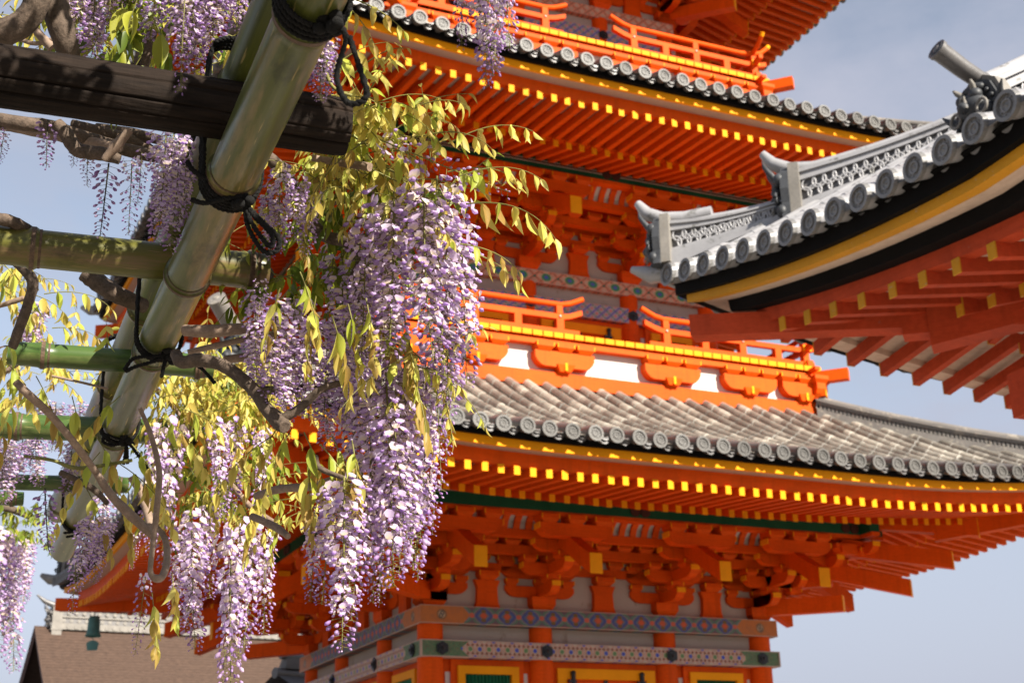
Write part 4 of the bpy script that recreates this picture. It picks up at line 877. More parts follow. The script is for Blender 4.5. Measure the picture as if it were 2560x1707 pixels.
def lash(u, v, upper, tails, turns=3, loop=False, spread=.011):
    """ties lower pole to upper pole and crosspiece at the picture point (u,v) on the lower pole"""
    b = MB(); pole = A0+(A1-A0).normalized()*on_pole(u, v); ax = (A1-A0).normalized(); X1 = Vector((1,0,0)); Z = Vector((0,0,1)); c = pole-PO
    for k in range(turns):
        o = ax*(k-(turns-1)/2)*spread; r = .0475
        pts = []
        for i in range(9): a = PI+PI*i/8; pts.append(c+o+X1*math.cos(a)*r+Z*math.sin(a)*r)
        top = upper; pts = [c+o+X1*(-r-.0)+Z*(.02+top)+ax*.02]+[c+o+X1*(-r-.002)+Z*top*.6]+[c+o+X1*(-r-.001)+Z*.03]+pts+[c+o+X1*(r+.001)+Z*.03, c+o+X1*(r+.002)+Z*top*.6, c+o+X1*r+Z*(.02+top)+ax*.02]
        for i in range(1, 8): a = PI*i/8; pts.append(c+o+X1*math.cos(a)*r+Z*(.02+top+math.sin(a)*.025)+ax*.02)
        cord(b, pts, .0037)
    kn = c+CR*.028-CU*.035-fw*.035
    for i in range(9): b.ball(kn+Vector((random.uniform(-.012,.012),random.uniform(-.012,.012),random.uniform(-.012,.010))), (.0095,.009,.008), 0, 8, 6)
    for tl in tails: cord(b, [kn+CR*x*.001+CU*y*.001-fw*zz*.001 for x, y, zz in tl], .0044)
    b.build('rope_lashing', M['rope'], perg)
random.seed(11)
lash(600, 455, .20, [[(0,0,0),(-25,2,6),(-62,-6,2),(-85,0,0)],[(0,0,0),(-45,25,5),(-80,45,0),(-92,62,0)],[(0,-5,0),(8,-45,4),(30,-82,2),(52,-84,0),(56,-62,0),(28,-34,2),(2,-6,4)],[(0,-5,0),(15,-40,8),(42,-76,5),(46,-58,3),(18,-28,4),(2,-5,4)]], 4)
lash(405, 845, .19, [[(0,0,0),(-25,-4,5),(-72,-8,0),(-92,-32,0)],[(0,0,0),(-28,-14,5),(-70,-26,0),(-90,-36,0)],[(0,0,0),(-8,-22,3),(-14,-48,0)],[(0,0,0),(28,-8,3),(66,-26,0),(98,-60,0)]], 3)
lash(283, 1060, .19, [[(0,0,0),(-22,4,3),(-50,12,0),(-60,-4,0),(-36,-14,0),(-4,-4,2)],[(0,0,0),(-2,-30,3),(-8,-62,0)],[(0,0,0),(2,-30,3),(2,-60,0)],[(0,0,0),(26,-34,3),(62,-84,0)]], 3)
lash(168, 1290, .19, [[(0,0,0),(-26,-6,3),(-60,-10,0)],[(0,0,0),(-20,-16,3),(-52,-22,0)]], 3)
lash(810, 10, .20, [[(0,0,0),(20,-20,4),(8,-70,2),(22,-104,0),(46,-96,0),(38,-62,0),(24,-20,2)]], 4)

# ------------------------------------------------------------------ wisteria
random.seed(21)
def petal(mb, c, e, up, rad, colr, ctr, cup=.25):
    """rounded petal standing at c, facing e"""
    s_ = e.cross(up).normalized(); b = len(mb.v); n = 7
    mb.v.append(tuple(c+up*rad*.35)); mb.c.append((*ctr,1))
    for i in range(n):
        a = -PI*.5+2*PI*i/n; rr = rad*(1+.10*math.sin(2*a)); p = c+s_*math.cos(a)*rr*.95+up*(math.sin(a)*rr*.88+rad*.8)+e*(cup*rad*(abs(math.cos(a))*.9-.15)-rad*.30*max(0, math.sin(a)))
        mb.v.append(tuple(p)); k = random.uniform(.88, 1.08); q = colr if math.sin(a) > -.5 else ctr; mb.c.append((q[0]*k, q[1]*k, q[2]*k, 1))
    for i in range(n): mb.f.append([b, b+1+i, b+1+(i+1)%n]); mb.m.append(0); mb.sm.append(True)
def pod(mb, p, d, L, r, c0, c1):
    """bud or keel: small spindle from p along d"""
    d = d.normalized(); a = d.orthogonal().normalized(); c = d.cross(a); b = len(mb.v); n = 5
    mb.v.append(tuple(p)); mb.c.append((*c0,1))
    for t, k in ((.35,.85),(.7,1)):
        for i in range(n): q = 2*PI*i/n; mb.v.append(tuple(p+d*L*t+(a*math.cos(q)+c*math.sin(q))*r*k)); f = t; mb.c.append(tuple(c0[j]*(1-f)+c1[j]*f for j in range(3))+(1,))
    mb.v.append(tuple(p+d*L)); mb.c.append((*c1,1))
    for i in range(n):
        j = (i+1)%n
        for f in ((b,b+1+j,b+1+i),(b+1+i,b+1+j,b+6+j,b+6+i),(b+6+i,b+6+j,b+11)): mb.f.append(list(f)); mb.m.append(0); mb.sm.append(True)
def thread(mb, a, c, r, mi):
    a, c = Vector(a), Vector(c); d = (c-a); x = d.orthogonal().normalized()*r; y = d.cross(x).normalized()*r; b = len(mb.v)
    for p in (a, c):
        for q in (x, -x*.5+y*.87, -x*.5-y*.87): mb.v.append(tuple(p+q)); mb.c.append((1,1,1,1))
    for i in range(3): j = (i+1)%3; mb.f.append([b+i,b+j,b+3+j,b+3+i]); mb.m.append(mi); mb.sm.append(True)
PALE = [(.70,.58,.80),(.77,.67,.84),(.62,.48,.75),(.82,.74,.86)]
DEEP = [(.52,.35,.69),(.60,.43,.74),(.42,.26,.61),(.68,.54,.79)]
def raceme(L, W, dens=230, opened=.70, seed=0, darkstalk=False, taper=.55):
    """hanging flower cluster, tip at z = -L; open flowers above, buds towards the tip"""
    rnd = random.Random(seed); st = random.getstate(); random.seed(seed); mb = MB(); mb.c = []; si = 2 if darkstalk else 1
    bx, by = rnd.uniform(-.05,.05), rnd.uniform(-.05,.05)
    def axp(t): return Vector((bx*L*t*t, by*L*t*t, -L*t))
    for i in range(10): thread(mb, axp(i/10), axp((i+1)/10), .0020*(1-.6*i/10), si)
    n = int(dens*L); ga = rnd.uniform(0, 6)
    for i in range(n):
        t = ((i+.5)/n)**.92; a = ga+i*2.39996+rnd.uniform(-.4,.4); e = Vector((math.cos(a), math.sin(a), 0)); p0 = axp(t)
        if t < opened:
            k = 1-.30*(t/opened); R = W*(1-taper*t)*rnd.uniform(.55,1.05); p = p0+e*R+Vector((0,0,rnd.uniform(-.012,.006)-R*.22)); thread(mb, p0, p, .0007, si)
            e = (e+Vector((rnd.uniform(-.45,.45),rnd.uniform(-.45,.45),0))).normalized(); up = (Vector((0,0,1))-e*rnd.uniform(-.15,.55)+Vector((rnd.uniform(-.25,.25),rnd.uniform(-.25,.25),0))).normalized(); ee = (e+Vector((0,0,rnd.uniform(-.35,.15)))).normalized()
            sz = .0102*k*rnd.uniform(.82,1.2); pc = rnd.choice(PALE); ctr = (.95,.86,.55) if rnd.random() < .6 else (.82,.72,.88)
            petal(mb, p, ee, up, sz, pc, ctr, rnd.uniform(.15,.7)); dc = rnd.choice(DEEP)
            pod(mb, p, (ee*1.0-up*.55), sz*rnd.uniform(1.1,1.5), sz*.40, tuple(min(1,x*1.1) for x in pc), dc)
            sd2 = ee.cross(up).normalized()
            sg = rnd.choice((-1,1)); pod(mb, p, (ee*.9-up*.4+sd2*sg*.55), sz*1.25, sz*.30, pc, tuple(x*.7+y*.3 for x, y in zip(pc, dc)))
            pod(mb, p-e*.003, -e+Vector((0,0,.2)), .004, .0022, (.25,.16,.22), (.30,.2,.2))
        else:
            f = (t-opened)/(1-opened+1e-6); R = (W*(1-taper*t)*.9)*(1-.55*f)*rnd.uniform(.7,1.1)+.006; p = p0+e*R+Vector((0,0,-R*.30)); thread(mb, p0, p, .0006, si)
            dc = rnd.choice(DEEP); pc = rnd.choice(PALE); d = e*.8+Vector((0,0,-.75))+Vector((rnd.uniform(-.3,.3),rnd.uniform(-.3,.3),0)); s_ = (.0165-.0095*f)*rnd.uniform(.8,1.15)
            pod(mb, p, d, s_, s_*.26, (.40,.26,.42), dc if rnd.random() < .55 else pc)
    random.setstate(st); return mb.mesh('flower_raceme', [M['petal'], M['stalk'], M['stalk_dark']])
BIG = [raceme(.36, .043, 350, .80, 100+i, False, .66) for i in range(7)]            # full bloom
MID = [raceme(.30, .035, 330, .66, 200+i, False, .62) for i in range(6)]            # flowers above, buds below
THIN = [raceme(.26, .030, 200, .22, 300+i) for i in range(4)]           # nearly all buds, open spacing
BUD = [raceme(.17, .014, 300, 0, 400+i, True) for i in range(3)]        # tight dark bud spikes
LENS = {id(m_): l for ms, l in ((BIG,.36),(MID,.30),(THIN,.26),(BUD,.17)) for m_ in ms}
DOWN = 1.02
def hang(vine, kind, u, v, Z, v2, wide=1.0, lean=(0,0), org=None):
    """a raceme hanging from picture point (u,v) at depth Z down to picture row v2"""
    p = at(u, v, Z); Lw = (v2-v)/FPX*Z*1.06; me = random.choice(kind); s_ = Lw/LENS[id(me)]
    o = put('flower_raceme', me, vine, p-org); o.rotation_euler = (lean[1]+random.uniform(-.06,.06), lean[0]+random.uniform(-.06,.06), random.uniform(0, 6.28)); sw = wide*min(1.25, max(.75, s_**.35)); o.scale = (sw, sw, s_) if abs(s_-1) > .02 else (sw, sw, 1); return o
def leaf_spray(mb, p, d, L=.20, n=5, size=.058, rnd=random, flop=1.0, mi=0):
    size *= .90
    """pinnate leaf from p heading along d, its leaflets drooping in pairs"""
    d = Vector(d).normalized(); g = Vector((0,0,-1)); q = Vector(p); st = []; k = n*2+1
    for i in range(k+1): st.append(q.copy()); d = (d+g*.13*flop*(i/k+.3)).normalized(); q = q+d*L/k
    mb.tube(st, [.0015*(1-.6*i/k) for i in range(k+1)], 4, 1, False)
    def leaflet(a, dirn, sz, twist):
        dirn = dirn.normalized(); s_ = dirn.cross(Vector((rnd.uniform(-.5,.5)+.3*twist, rnd.uniform(-.6,.6), rnd.uniform(.1,1)))).normalized(); nn = s_.cross(dirn).normalized(); fold = rnd.uniform(.25,.9)
        W = sz*rnd.uniform(.34,.46)*.5; pr = [(0,0),(.10,.45),(.28,.92),(.48,1),(.68,.78),(.86,.34),(1,.02)]; vs = []; cv = rnd.uniform(.05,.35)
        for t, w_ in pr:
            c = a+dirn*sz*t-nn*sz*cv*t*t
            for sg in (-1, 0, 1): vs.append(c+s_*sg*W*w_*math.cos(fold)+nn*abs(sg)*W*w_*math.sin(fold))
        mb.add(vs, [(i*3+j,(i+1)*3+j,(i+1)*3+j+1,i*3+j+1) for i in range(6) for j in (0,1)], mi, True)
    for i in range(n):
        a = st[2*i+2] if 2*i+2 < len(st) else st[-1]; t = (st[min(2*i+3,k)]-st[2*i+1]).normalized(); side = t.cross(Vector((0,0,1)))
        if side.length < .1: side = t.orthogonal()
        side.normalize(); sz = size*(1-.35*i/n)*rnd.uniform(.85,1.1)
        for sg in (-1, 1): leaflet(a, g*flop*rnd.uniform(.9,1.5)+side*sg*rnd.uniform(.25,.7)+t*rnd.uniform(.1,.6), sz, sg)
    leaflet(st[-1], (st[-1]-st[-2]).normalized()+g*flop*.8, size*.62, 0)
def spray_obj(vine, u, v, Z, du, dv, L=.2, n=5, size=.058, org=None, mat='leaf', dz=0, flop=1.0):
    b = MB(); d = CR*du-CU*dv+fw*dz; leaf_spray(b, at(u, v, Z)-org, d, L, n, size, random, flop); return b.build('leaf_spray', [M[mat], M['stalk']], vine)
def leaf_mass(vine, boxes, count, org, mat='leaf', size=.055, name='leaf_mass', L=(.10,.2)):
    """many leaves filling a ball of the crown: list of (u, v, Z, radius in px, radius in depth)"""
    b = MB()
    for i in range(count):
        u, v, Z, ru, rz = random.choice(boxes); a = random.uniform(0, 6.28); r = random.random()**.5
        p = at(u+math.cos(a)*r*ru, v+math.sin(a)*r*ru*.8, Z+random.uniform(-rz, rz)); d = CR*random.uniform(-1,1)+CU*random.uniform(-.6,.9)+fw*random.uniform(-.8,.5)
        leaf_spray(b, p-org, d, random.uniform(*L), random.choice((3,4,5)), size*random.uniform(.75,1.15), random, random.uniform(.6,1.2))
    return stuff(b.build(name, [M[mat], M['stalk']], vine))
def branch(vine, pts, org, r0=None, mat='bark', n=10, seed=0, name='branch'):
    """pts = (u, v, Z, radius m); smooth woody limb with slight kinks"""
    P, R = [], []; rnd = random.Random(seed+len(pts)); q = [at(u, v, Z)-org for u, v, Z, r in pts]; rr = [r for *_, r in pts]; m_ = len(q)
    def cat(p0,p1,p2,p3,t): return .5*((2*p1)+(p2-p0)*t+(2*p0-5*p1+4*p2-p3)*t*t+(3*p1-p0-3*p2+p3)*t**3)
    for i in range(m_-1):
        for k in range(6):
            t = k/6; P.append(cat(q[max(i-1,0)],q[i],q[i+1],q[min(i+2,m_-1)],t)+Vector((rnd.uniform(-1,1),rnd.uniform(-1,1),rnd.uniform(-1,1)))*rr[i]*.035); R.append((rr[i]*(1-t)+rr[i+1]*t)*rnd.uniform(.96,1.05))
    P.append(q[-1]); R.append(rr[-1]); b = MB(); b.tube(P, R, n, 0); return b.build(name, M[mat], vine)

def vine_thing(u, v, Z, label):
    p = at(u, v, Z); o = put('wisteria_vine', None, None, p); tag(o, label, 'wisteria', 'wisteria vines on the pergola'); return o, p

# 1 the big sunlit mass in the middle
V, O = vine_thing(800, 390, 2.6, 'large sunlit wisteria mass hanging in the middle beside the end of the charred log')
R_ = [(1092,440,2.62,930,1.25),(1120,500,2.66,1010,1.1),(1062,470,2.55,905,1.2),(985,480,2.58,900,1.25),(955,520,2.66,1010,1.2),(915,540,2.6,880,1.0),(1150,560,2.72,960,1.0),(940,660,2.85,1060,1.2),
      (965,930,2.55,1440,1.05),(1010,900,2.60,1400,1.1),(1065,900,2.64,1330,1.0),(925,950,2.58,1400,1.05),(985,1010,2.5,1330,1.1),(1040,1000,2.68,1400,.95),(945,1060,2.7,1440,1.0),(890,1000,2.65,1330,1.0),
      (860,1190,2.45,1590,1.05),(905,1180,2.5,1500,1.0),(825,1210,2.5,1490,.95),(785,1290,2.55,1490,.75),(870,1250,2.6,1530,.8),(935,1240,2.6,1490,.7)]
for u, v, Z, v2, wd in R_: hang(V, BIG if v2-v > 380 or wd >= 1.1 else MID, u, v, Z, v2, wd, (0,0), O)
for u, v, Z, v2, wd in [(640,735,2.6,945,.8),(690,760,2.6,1010,1.05),(735,740,2.65,1030,1.05),(780,800,2.6,1040,1.0),(820,780,2.7,1040,1.1),(865,800,2.65,1060,1.1),(715,860,2.6,1060,.9),(640,840,2.7,1000,.9),(900,760,2.8,1050,1.1),(860,620,2.85,960,1.1),(880,900,2.75,1130,1.0),(820,960,2.7,1120,.9),(905,660,2.8,900,1.1)]: hang(V, BIG, u, v, Z, v2, wd, (0,0), O)
for u, v, Z, v2, wd in [(700,420,2.5,640,.85),(745,440,2.55,610,.8),(670,480,2.5,650,.7),(780,470,2.6,640,.8)]: hang(V, MID, u, v, Z, v2, wd, (0,0), O)
for u, v, Z, v2, wd in [(1085,880,2.6,1210,.7),(1120,880,2.66,1140,.7),(655,700,2.55,800,.6),(1000,1280,2.55,1440,.75),(1045,1250,2.6,1440,.8),(950,1320,2.55,1500,.7),(1090,1180,2.65,1330,.7)]: hang(V, THIN, u, v, Z, v2, wd, (0,0), O)
b = MB()                                           # a raceme still lying out sideways over the leaves
me = THIN[0]; o = put('flower_raceme', me, V, at(950,350,2.5)-O); o.rotation_euler = (0.1, -1.15, -YAW); o.scale = (.8,.8,.95)
leaf_mass(V, [(900,360,2.65,75,.12),(960,330,2.68,70,.12),(880,450,2.7,80,.12),(840,400,2.75,70,.1),(1040,430,2.72,60,.08)], 74, O, 'leaf', .054)
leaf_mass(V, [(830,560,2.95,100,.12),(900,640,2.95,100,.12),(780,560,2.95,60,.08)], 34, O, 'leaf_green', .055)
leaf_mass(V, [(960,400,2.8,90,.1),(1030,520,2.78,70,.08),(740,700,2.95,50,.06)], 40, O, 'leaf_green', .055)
leaf_mass(V, [(1045,900,2.56,45,.05),(1060,560,2.58,30,.05),(900,250,2.6,45,.06)], 22, O, 'leaf', .050)
for a in [(985,300,2.55,.9,-.55,.16,5,.052),(1040,345,2.52,1,-.25,.17,5,.050),(1120,360,2.5,.8,-.5,.16,5,.054),(1150,440,2.48,.9,-.35,.15,5,.048),(1165,510,2.45,1,-.10,.20,6,.066),(1120,430,2.55,.9,-.2,.16,5,.05),(880,190,2.5,.6,-.5,.13,4,.045),(830,170,2.45,.7,-.6,.12,4,.045),(905,275,2.55,.9,-.5,.16,5,.055),(860,300,2.6,.7,-.4,.16,5,.055),(1150,610,2.5,.9,.1,.12,4,.05),(1180,630,2.55,.8,.3,.11,3,.05),(790,740,2.5,-.1,.6,.13,4,.05),(830,790,2.45,.3,.9,.13,4,.062),(870,760,2.5,.2,.7,.15,5,.06),(915,745,2.5,.2,.8,.13,4,.06),(1010,790,2.55,.2,.8,.13,4,.06),(1005,860,2.52,.2,.7,.14,4,.062),(1030,930,2.5,.3,.8,.13,4,.058),(700,720,2.5,-.2,.6,.13,4,.05),(750,680,2.5,.3,.6,.15,5,.055),(745,545,2.6,.3,.8,.12,4,.05),
          (760,1080,2.5,.3,.6,.16,5,.062),(730,1070,2.55,-.3,.6,.15,5,.055),(800,1110,2.5,.5,.5,.14,5,.062),(830,1090,2.55,.4,.7,.13,4,.056),(700,1060,2.6,-.4,.6,.14,4,.055),(880,1100,2.5,.2,.8,.12,4,.06),(770,1150,2.5,.1,.9,.13,4,.066),(680,1090,2.6,-.5,.3,.16,5,.05)]:
    spray_obj(V, *a[:3], a[3], a[4], a[5], a[6], a[7], O, 'leaf', random.uniform(-.5,.1))
for pts, mt in [([(560,330,2.75,.014),(700,420,2.75,.013),(780,560,2.75,.013),(850,600,2.72,.012),(960,590,2.68,.009)],'bark'),([(780,395,2.6,.006),(840,405,2.6,.007),(925,418,2.55,.008)],'twig'),([(440,885,2.62,.011),(455,905,2.6,.012),(500,900,2.6,.013),(560,915,2.58,.012),(625,965,2.55,.012),(665,1020,2.52,.012),(700,1055,2.5,.016),(712,1068,2.48,.010)],'bark'),([(700,1050,2.5,.009),(750,1020,2.5,.008),(800,975,2.52,.007),(860,955,2.55,.005)],'bark'),([(460,826,2.7,.011),(530,828,2.68,.0125),(600,822,2.68,.011),(640,820,2.7,.009)],'twig'),([(470,880,2.7,.005),(560,860,2.7,.006),(680,835,2.7,.006),(860,830,2.75,.006)],'twig'),([(560,900,2.75,.008),(640,890,2.75,.009),(760,880,2.75,.007)],'twig'),([(640,1240,2.75,.007),(700,1222,2.7,.008),(780,1215,2.6,.008),(850,1190,2.5,.005)],'twig'),([(650,975,2.62,.008),(720,975,2.62,.009),(790,965,2.65,.006)],'bark'),([(630,1290,2.8,.007),(690,1318,2.75,.008),(720,1340,2.7,.006)],'twig'),([(790,1140,2.5,.004),(800,1170,2.48,.005),(860,1195,2.46,.004)],'bark'),([(850,600,2.72,.009),(900,640,2.72,.007),(880,700,2.7,.006),(900,760,2.7,.004)],'bark')]:
    branch(V, pts, O, None, mt)

# 2 the softer mass lower left, hanging behind the poles
V, O = vine_thing(500, 1000, 3.7, 'paler wisteria mass below the bamboo crosspieces, in front of the lowest left eave')
for u, v, Z, v2, wd in [(400,1060,3.7,1330,1.0),(435,1050,3.8,1400,1.1),(400,1150,3.9,1370,.9),(545,1050,3.6,1290,1.0),(590,1045,3.7,1270,1.0),(655,1070,3.6,1300,.8),
        (480,1270,3.5,1600,1.1),(500,1300,3.6,1560,1.1),(455,1330,3.6,1520,.9),(580,1330,3.4,1730,1.1),(600,1300,3.5,1620,1.1),(640,1310,3.5,1600,1.1),(665,1330,3.5,1570,1.0),(525,1260,3.7,1480,1.0)]: hang(V, random.choice((BIG, MID, MID)), u, v, Z, v2, wd*.92, (0,0), O)
for u, v, Z, v2, wd in [(365,1430,3.3,1620,.7),(342,1330,3.5,1420,.5),(575,1450,3.4,1710,.8)]: hang(V, THIN, u, v, Z, v2, wd, (0,0), O)
leaf_mass(V, [(450,1000,3.9,110,.2),(560,970,3.9,100,.2),(400,970,3.9,70,.1),(620,1030,3.9,60,.1),(680,960,3.9,60,.1)], 120, O, 'leaf', .055)
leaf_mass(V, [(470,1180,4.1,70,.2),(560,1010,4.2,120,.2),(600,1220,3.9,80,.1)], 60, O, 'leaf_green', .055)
leaf_mass(V, [(600,1240,3.8,60,.1),(700,1290,3.3,50,.1),(560,1250,3.8,60,.1),(770,1260,3.2,35,.1)], 26, O, 'leaf', .046)
random.seed(5)
for a in [(300,1160,3.2,.7,.4,.2,5,.07),(250,1130,3.2,-.4,.5,.2,5,.066),(330,1110,3.3,.5,.5,.2,5,.07),(210,1210,3.3,.4,.7,.18,4,.062),(360,1160,3.3,.4,.7,.18,4,.07),(400,1040,3.3,.6,.3,.2,5,.07),(450,1020,3.4,.8,.2,.2,5,.07),(240,1090,3.2,.4,.6,.2,5,.066),(320,1220,3.3,.2,.9,.16,4,.06),(300,990,3.3,-.5,.4,.18,5,.06),(660,1180,3.3,-.2,.7,.18,4,.07),(700,1120,3.3,-.3,.6,.2,5,.07),(380,1480,3.3,.2,.9,.14,4,.07),(430,1430,3.4,.2,.9,.12,3,.07)]:
    spray_obj(V, *a[:3], a[3], a[4], a[5], a[6], a[7], O, 'leaf', random.uniform(-.4,.1))
for pts, mt in [([(240,1180,3.1,.008),(280,1240,3.1,.010),(330,1290,3.1,.012),(385,1340,3.1,.009)],'twig'),([(350,1020,3.1,.0045),(378,1090,3.1,.006),(398,1180,3.08,.007),(392,1270,3.06,.007),(384,1350,3.05,.006),(376,1425,3.03,.006),(390,1445,3.03,.009),(408,1436,3.05,.008),(418,1395,3.1,.008),(412,1345,3.15,.007),(385,1310,3.2,.006)],'twig'),([(40,955,2.9,.008),(70,985,2.9,.009),(120,1030,2.95,.008),(180,1100,3.0,.008),(240,1180,3.1,.008)],'twig'),([(520,1100,3.9,.008),(560,1180,3.8,.009),(620,1260,3.7,.008),(690,1310,3.6,.008)],'twig'),([(330,1190,3.6,.012),(360,1250,3.6,.011),(380,1330,3.5,.010)],'twig'),([(480,1080,4.0,.006),(420,1000,4.0,.008),(370,960,4.0,.009)],'twig')]:
    branch(V, pts, O, None, mt)

# 3 flowers and old limbs above the charred log, top left
V, O = vine_thing(350, 60, 2.6, 'shaded wisteria with thick crooked limbs above the charred log in the top left corner')
random.seed(9)
for u, v, Z, v2, wd in [(205,-150,2.7,110,1.1),(250,-120,2.75,160,1.1),(290,-160,2.7,60,1.0),(400,-150,2.6,120,1.1),(440,-120,2.6,150,1.1),(490,-140,2.6,170,1.1),(535,-120,2.6,140,1.2),(570,-140,2.65,90,1.1),(320,-160,2.75,40,1.0),(470,-60,2.8,200,1.0),(520,-40,2.8,210,1.0),(260,-30,2.85,170,1.0),(600,-120,2.7,80,1.0),(170,-80,2.8,120,.9),(360,-180,2.7,20,1.0)]: hang(V, BIG, u, v, Z, v2, wd, (0,0), O)
hang(V, THIN, 465, -40, 2.1, 250, .6, (0,0), O)
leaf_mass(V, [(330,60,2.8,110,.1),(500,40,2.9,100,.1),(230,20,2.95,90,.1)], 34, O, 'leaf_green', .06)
leaf_mass(V, [(150,20,2.9,70,.1),(60,40,3.0,60,.1),(620,30,2.95,60,.1),(560,120,2.9,50,.1)], 26, O, 'leaf', .055)
for a in [(350,-20,2.5,-.3,.8,.2,5,.075),(380,40,2.5,.4,.8,.16,4,.07),(310,60,2.55,-.2,.9,.14,4,.07),(300,-30,2.6,.1,.8,.2,5,.07),(150,0,2.7,-.6,.4,.15,4,.055)]: spray_obj(V, *a[:3], a[3], a[4], a[5], a[6], a[7], O, 'leaf_green')
for pts, mt in [([(-60,75,2.45,.024),(20,78,2.45,.024),(75,40,2.45,.023),(100,-30,2.45,.024),(110,-120,2.45,.024)],'bark'),([(125,-60,2.5,.026),(140,30,2.5,.025),(165,110,2.5,.022),(180,180,2.55,.020)],'bark'),([(80,65,2.6,.007),(105,95,2.6,.008),(130,120,2.6,.010)],'twig'),([(380,80,2.6,.010),(370,130,2.6,.009),(360,165,2.6,.009)],'bark'),([(40,95,2.6,.004),(90,110,2.6,.004),(140,95,2.6,.004)],'twig')]: branch(V, pts, O, None, mt)

# 4 crossing limbs and sparse racemes under the log
V, O = vine_thing(250, 330, 2.9, 'tangle of bare brown limbs with sparse racemes hanging under the charred log')
for u, v, Z, v2, wd in [(415,335,2.55,600,1.0),(450,345,2.6,640,1.0),(435,330,2.7,620,1.1),(470,350,2.65,560,.9)]: hang(V, BIG, u, v, Z, v2, wd*.85, (0,0), O)
for u, v, Z, v2, wd in [(330,400,2.7,590,.8),(355,380,2.8,520,.7),(220,390,2.8,470,.6),(-10,300,2.7,400,.7),(10,330,2.8,410,.6),(190,330,2.8,420,.6)]: hang(V, THIN, u, v, Z, v2, wd, (0,0), O)
for u, v, Z, v2, ln in [(272,408,2.6,585,.30),(120,300,2.6,425,.12)]: hang(V, BUD, u, v, Z, v2, 1.0, (ln,0), O)
for pts, mt in [([(-40,295,2.7,.014),(60,310,2.7,.014),(130,318,2.75,.013),(230,350,2.8,.013),(330,378,2.85,.014),(440,400,2.9,.014)],'bark'),([(-40,312,2.8,.007),(40,322,2.8,.008),(120,335,2.8,.012),(200,350,2.8,.011),(300,370,2.75,.009)],'twig'),([(140,308,2.6,.012),(165,335,2.6,.013),(195,375,2.6,.014),(260,385,2.6,.013),(300,400,2.6,.009)],'bark'),([(260,400,2.55,.006),(290,365,2.55,.010),(325,325,2.55,.007)],'twig'),([(180,310,2.85,.009),(260,330,2.85,.010),(350,360,2.9,.012),(450,430,2.9,.010)],'bark'),([(240,320,2.9,.010),(330,335,2.9,.012),(400,350,2.9,.010)],'bark'),([(-30,545,2.75,.012),(20,552,2.75,.0125),(60,570,2.78,.012),(90,590,2.8,.011)],'bark'),([(210,680,3.1,.020),(250,710,3.1,.021),(300,740,3.1,.020),(360,765,3.15,.017)],'bark'),([(20,640,3.1,.010),(55,670,3.1,.011),(82,705,3.1,.013),(70,760,3.1,.011),(45,830,3.1,.012),(30,870,3.1,.010)],'bark'),([(-20,770,3.2,.005),(30,755,3.2,.006),(60,745,3.2,.006)],'twig'),([(130,940,3.3,.003),(200,955,3.3,.003),(270,972,3.3,.003)],'twig')]: branch(V, pts, O, None, mt)

# 5 leaves and flowers at the left edge
V, O = vine_thing(60, 900, 3.9, 'loose wisteria leaves and flowers along the left edge between the green bamboo crosspieces')
for u, v, Z, v2, wd in [(90,765,4.0,880,1.0),(75,790,4.1,890,.9),(30,1110,4.3,1250,1.1),(90,1090,4.3,1210,1.0),(60,1080,4.4,1200,1.1),(140,1010,4.4,1120,1.0),(10,1000,4.3,1110,1.0),(180,1100,4.5,1230,1.0),(100,1000,4.5,1090,1.0),(200,1010,4.5,1090,1.0),(20,1100,4.0,1200,1.0)]: hang(V, BIG, u, v, Z, v2, wd*1.2, (0,0), O)
random.seed(14)
for a in [(20,680,3.2,-.3,.7,.16,5,.06),(10,660,3.3,.5,.6,.15,4,.06),(50,730,3.4,.8,.1,.18,5,.06),(110,735,3.4,1,-.2,.18,5,.055),(130,820,3.5,.8,-.1,.12,4,.055),(40,830,3.2,-.4,.6,.16,4,.07),(10,900,3.2,.6,.5,.16,5,.075),(90,940,3.3,.5,.7,.18,4,.07),(180,990,3.4,.3,.8,.18,4,.075),(40,980,3.3,-.3,.8,.16,4,.07),(100,760,3.6,-.4,.4,.15,4,.055),(60,800,3.6,.4,.5,.15,4,.055),(270,870,3.0,.0,-.9,.06,2,.05)]: spray_obj(V, *a[:3], a[3], a[4], a[5], a[6], a[7], O, 'leaf', random.uniform(-.3,.2))
leaf_mass(V, [(60,930,4.2,90,.2),(160,900,4.4,80,.2),(30,700,4.0,50,.2),(230,940,4.4,60,.1)], 42, O, 'leaf', .055)
branch(V, [(0,940,3.4,.006),(60,900,3.4,.006),(120,890,3.4,.005)], O, None, 'twig')

# 6 near racemes low at the left, in front of the pole ends
V, O = vine_thing(230, 1250, 3.3, 'shaded wisteria racemes hanging in front of the cut ends of the two bamboo poles')
random.seed(33)
for u, v, Z, v2, wd in [(215,1300,3.2,1470,.9),(225,1300,3.2,1440,.8),(240,1280,3.3,1420,1.0),(270,1290,3.35,1410,.9),(250,1330,3.3,1450,.8),(260,1240,3.5,1370,1.0)]: hang(V, MID, u, v, Z, v2, wd, (0,0), O)
for u, v, Z, v2, wd, k in [(190,1400,3.1,1530,.7,THIN),(112,1220,3.0,1370,1.1,BUD),(95,1090,3.0,1170,.6,BUD)]: hang(V, k, u, v, Z, v2, wd, (.12,0), O)
branch(V, [(60,1140,3.2,.004),(130,1150,3.2,.004),(200,1170,3.2,.005),(330,1150,3.2,.004)], O, None, 'stalk')
branch(V, [(150,1180,3.3,.007),(230,1220,3.3,.008),(270,1260,3.3,.006)], O, None, 'bark')

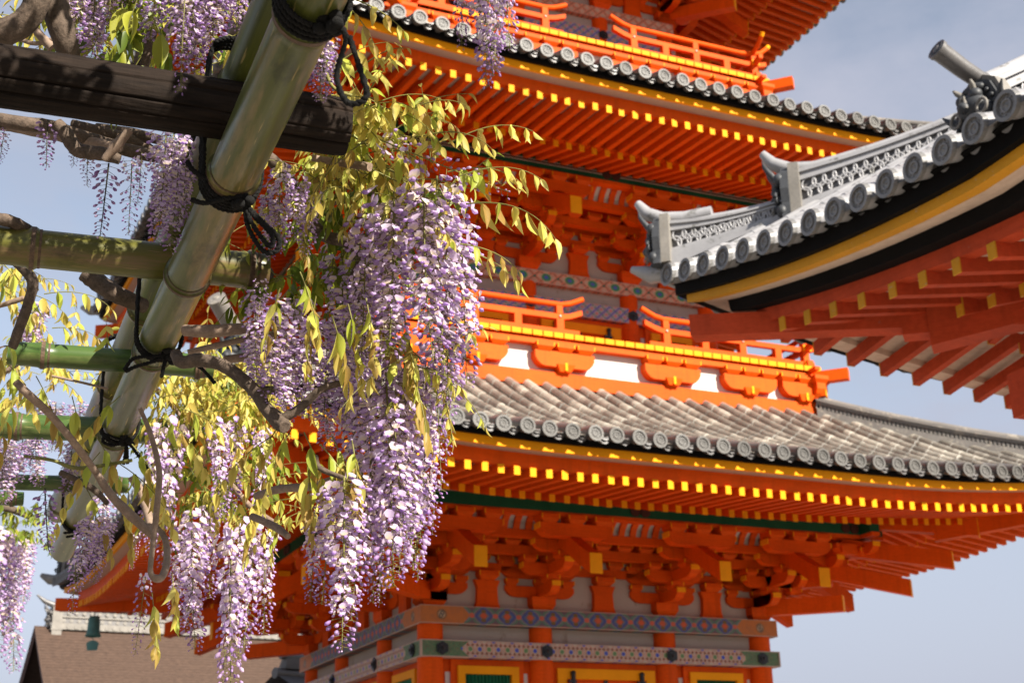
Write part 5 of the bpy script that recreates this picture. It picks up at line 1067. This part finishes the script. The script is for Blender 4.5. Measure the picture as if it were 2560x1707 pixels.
# 7 far blurred clump at the left edge
V, O = vine_thing(30, 1320, 6.5, 'distant blurred wisteria clump against the sky at the lower left edge')
random.seed(40)
for u, v, Z, v2, wd in [(0,1320,6.5,1580,1.6),(25,1330,6.6,1620,1.6),(50,1340,6.6,1560,1.5),(70,1350,6.5,1500,1.2),(-20,1320,6.5,1600,1.6),(40,1330,6.8,1650,1.4)]: hang(V, BIG, u, v, Z, v2, wd, (0,0), O)
leaf_mass(V, [(30,1300,6.6,60,.3),(70,1310,6.6,40,.2),(0,1290,6.6,50,.2)], 26, O, 'leaf_green', .06)
branch(V, [(-60,1262,6.5,.02),(20,1270,6.6,.018),(90,1300,6.6,.01)], O, None, 'bark')

# 8 racemes at the top of the frame and beside the pole
V, O = vine_thing(1210, -60, 2.1, 'lone lavender racemes dangling from above the top edge in front of the upper eave')
random.seed(50)
for u, v, Z, v2, wd in [(1195,-170,2.15,215,1.0),(1225,-170,2.2,250,.85),(1262,-150,2.2,150,.8),(1150,-160,2.2,150,.6),(1245,-120,2.1,200,.7)]: hang(V, MID if wd < .9 else BIG, u, v, Z, v2, wd*.8, (0,0), O)
branch(V, [(1300,-230,2.2,.006),(1200,-175,2.15,.006),(1080,-160,2.2,.005),(900,-120,2.3,.006),(780,-90,2.4,.007)], O, None, 'twig')
V, O = vine_thing(810, 120, 2.3, 'small wisteria raceme and young leaves tucked behind the top of the right hand bamboo pole')
for u, v, Z, v2, wd in [(800,90,2.35,270,.9),(825,100,2.4,260,.8),(790,60,2.4,230,.9)]: hang(V, MID, u, v, Z, v2, wd*.9, (0,0), O)
branch(V, [(770,40,2.4,.004),(800,130,2.38,.004),(830,215,2.35,.003),(880,240,2.35,.003)], O, None, 'stalk')
for a in [(830,-20,2.4,.5,.4,.12,4,.05),(890,0,2.4,.8,.3,.10,3,.045)]: spray_obj(V, *a[:3], a[3], a[4], a[5], a[6], a[7], O, 'leaf')

# 9 leaf canopy on the trellis over the photographer's head; it throws the dappled shade on the poles
V = tag(put('wisteria_vine', None, None, (-7.6,-18.9,3.2)), 'leafy wisteria canopy on the trellis overhead that dapples the poles with shade', 'wisteria', 'wisteria vines on the pergola'); O = Vector((-7.6,-18.9,3.2))
random.seed(60); b = MB()
for i in range(330):
    p = Vector((random.uniform(-8.6,-6.75), random.uniform(-20.0,-18.55), random.uniform(3.12,3.42)))
    if p.y > -18.9 and p.z < 3.2: p.z += .12
    leaf_spray(b, p-O, Vector((random.uniform(-1,1),random.uniform(-1,1),random.uniform(-.2,.6))), .18, 5, .06)
stuff(b.build('leaf_mass', [M['leaf_green'], M['stalk']], V))
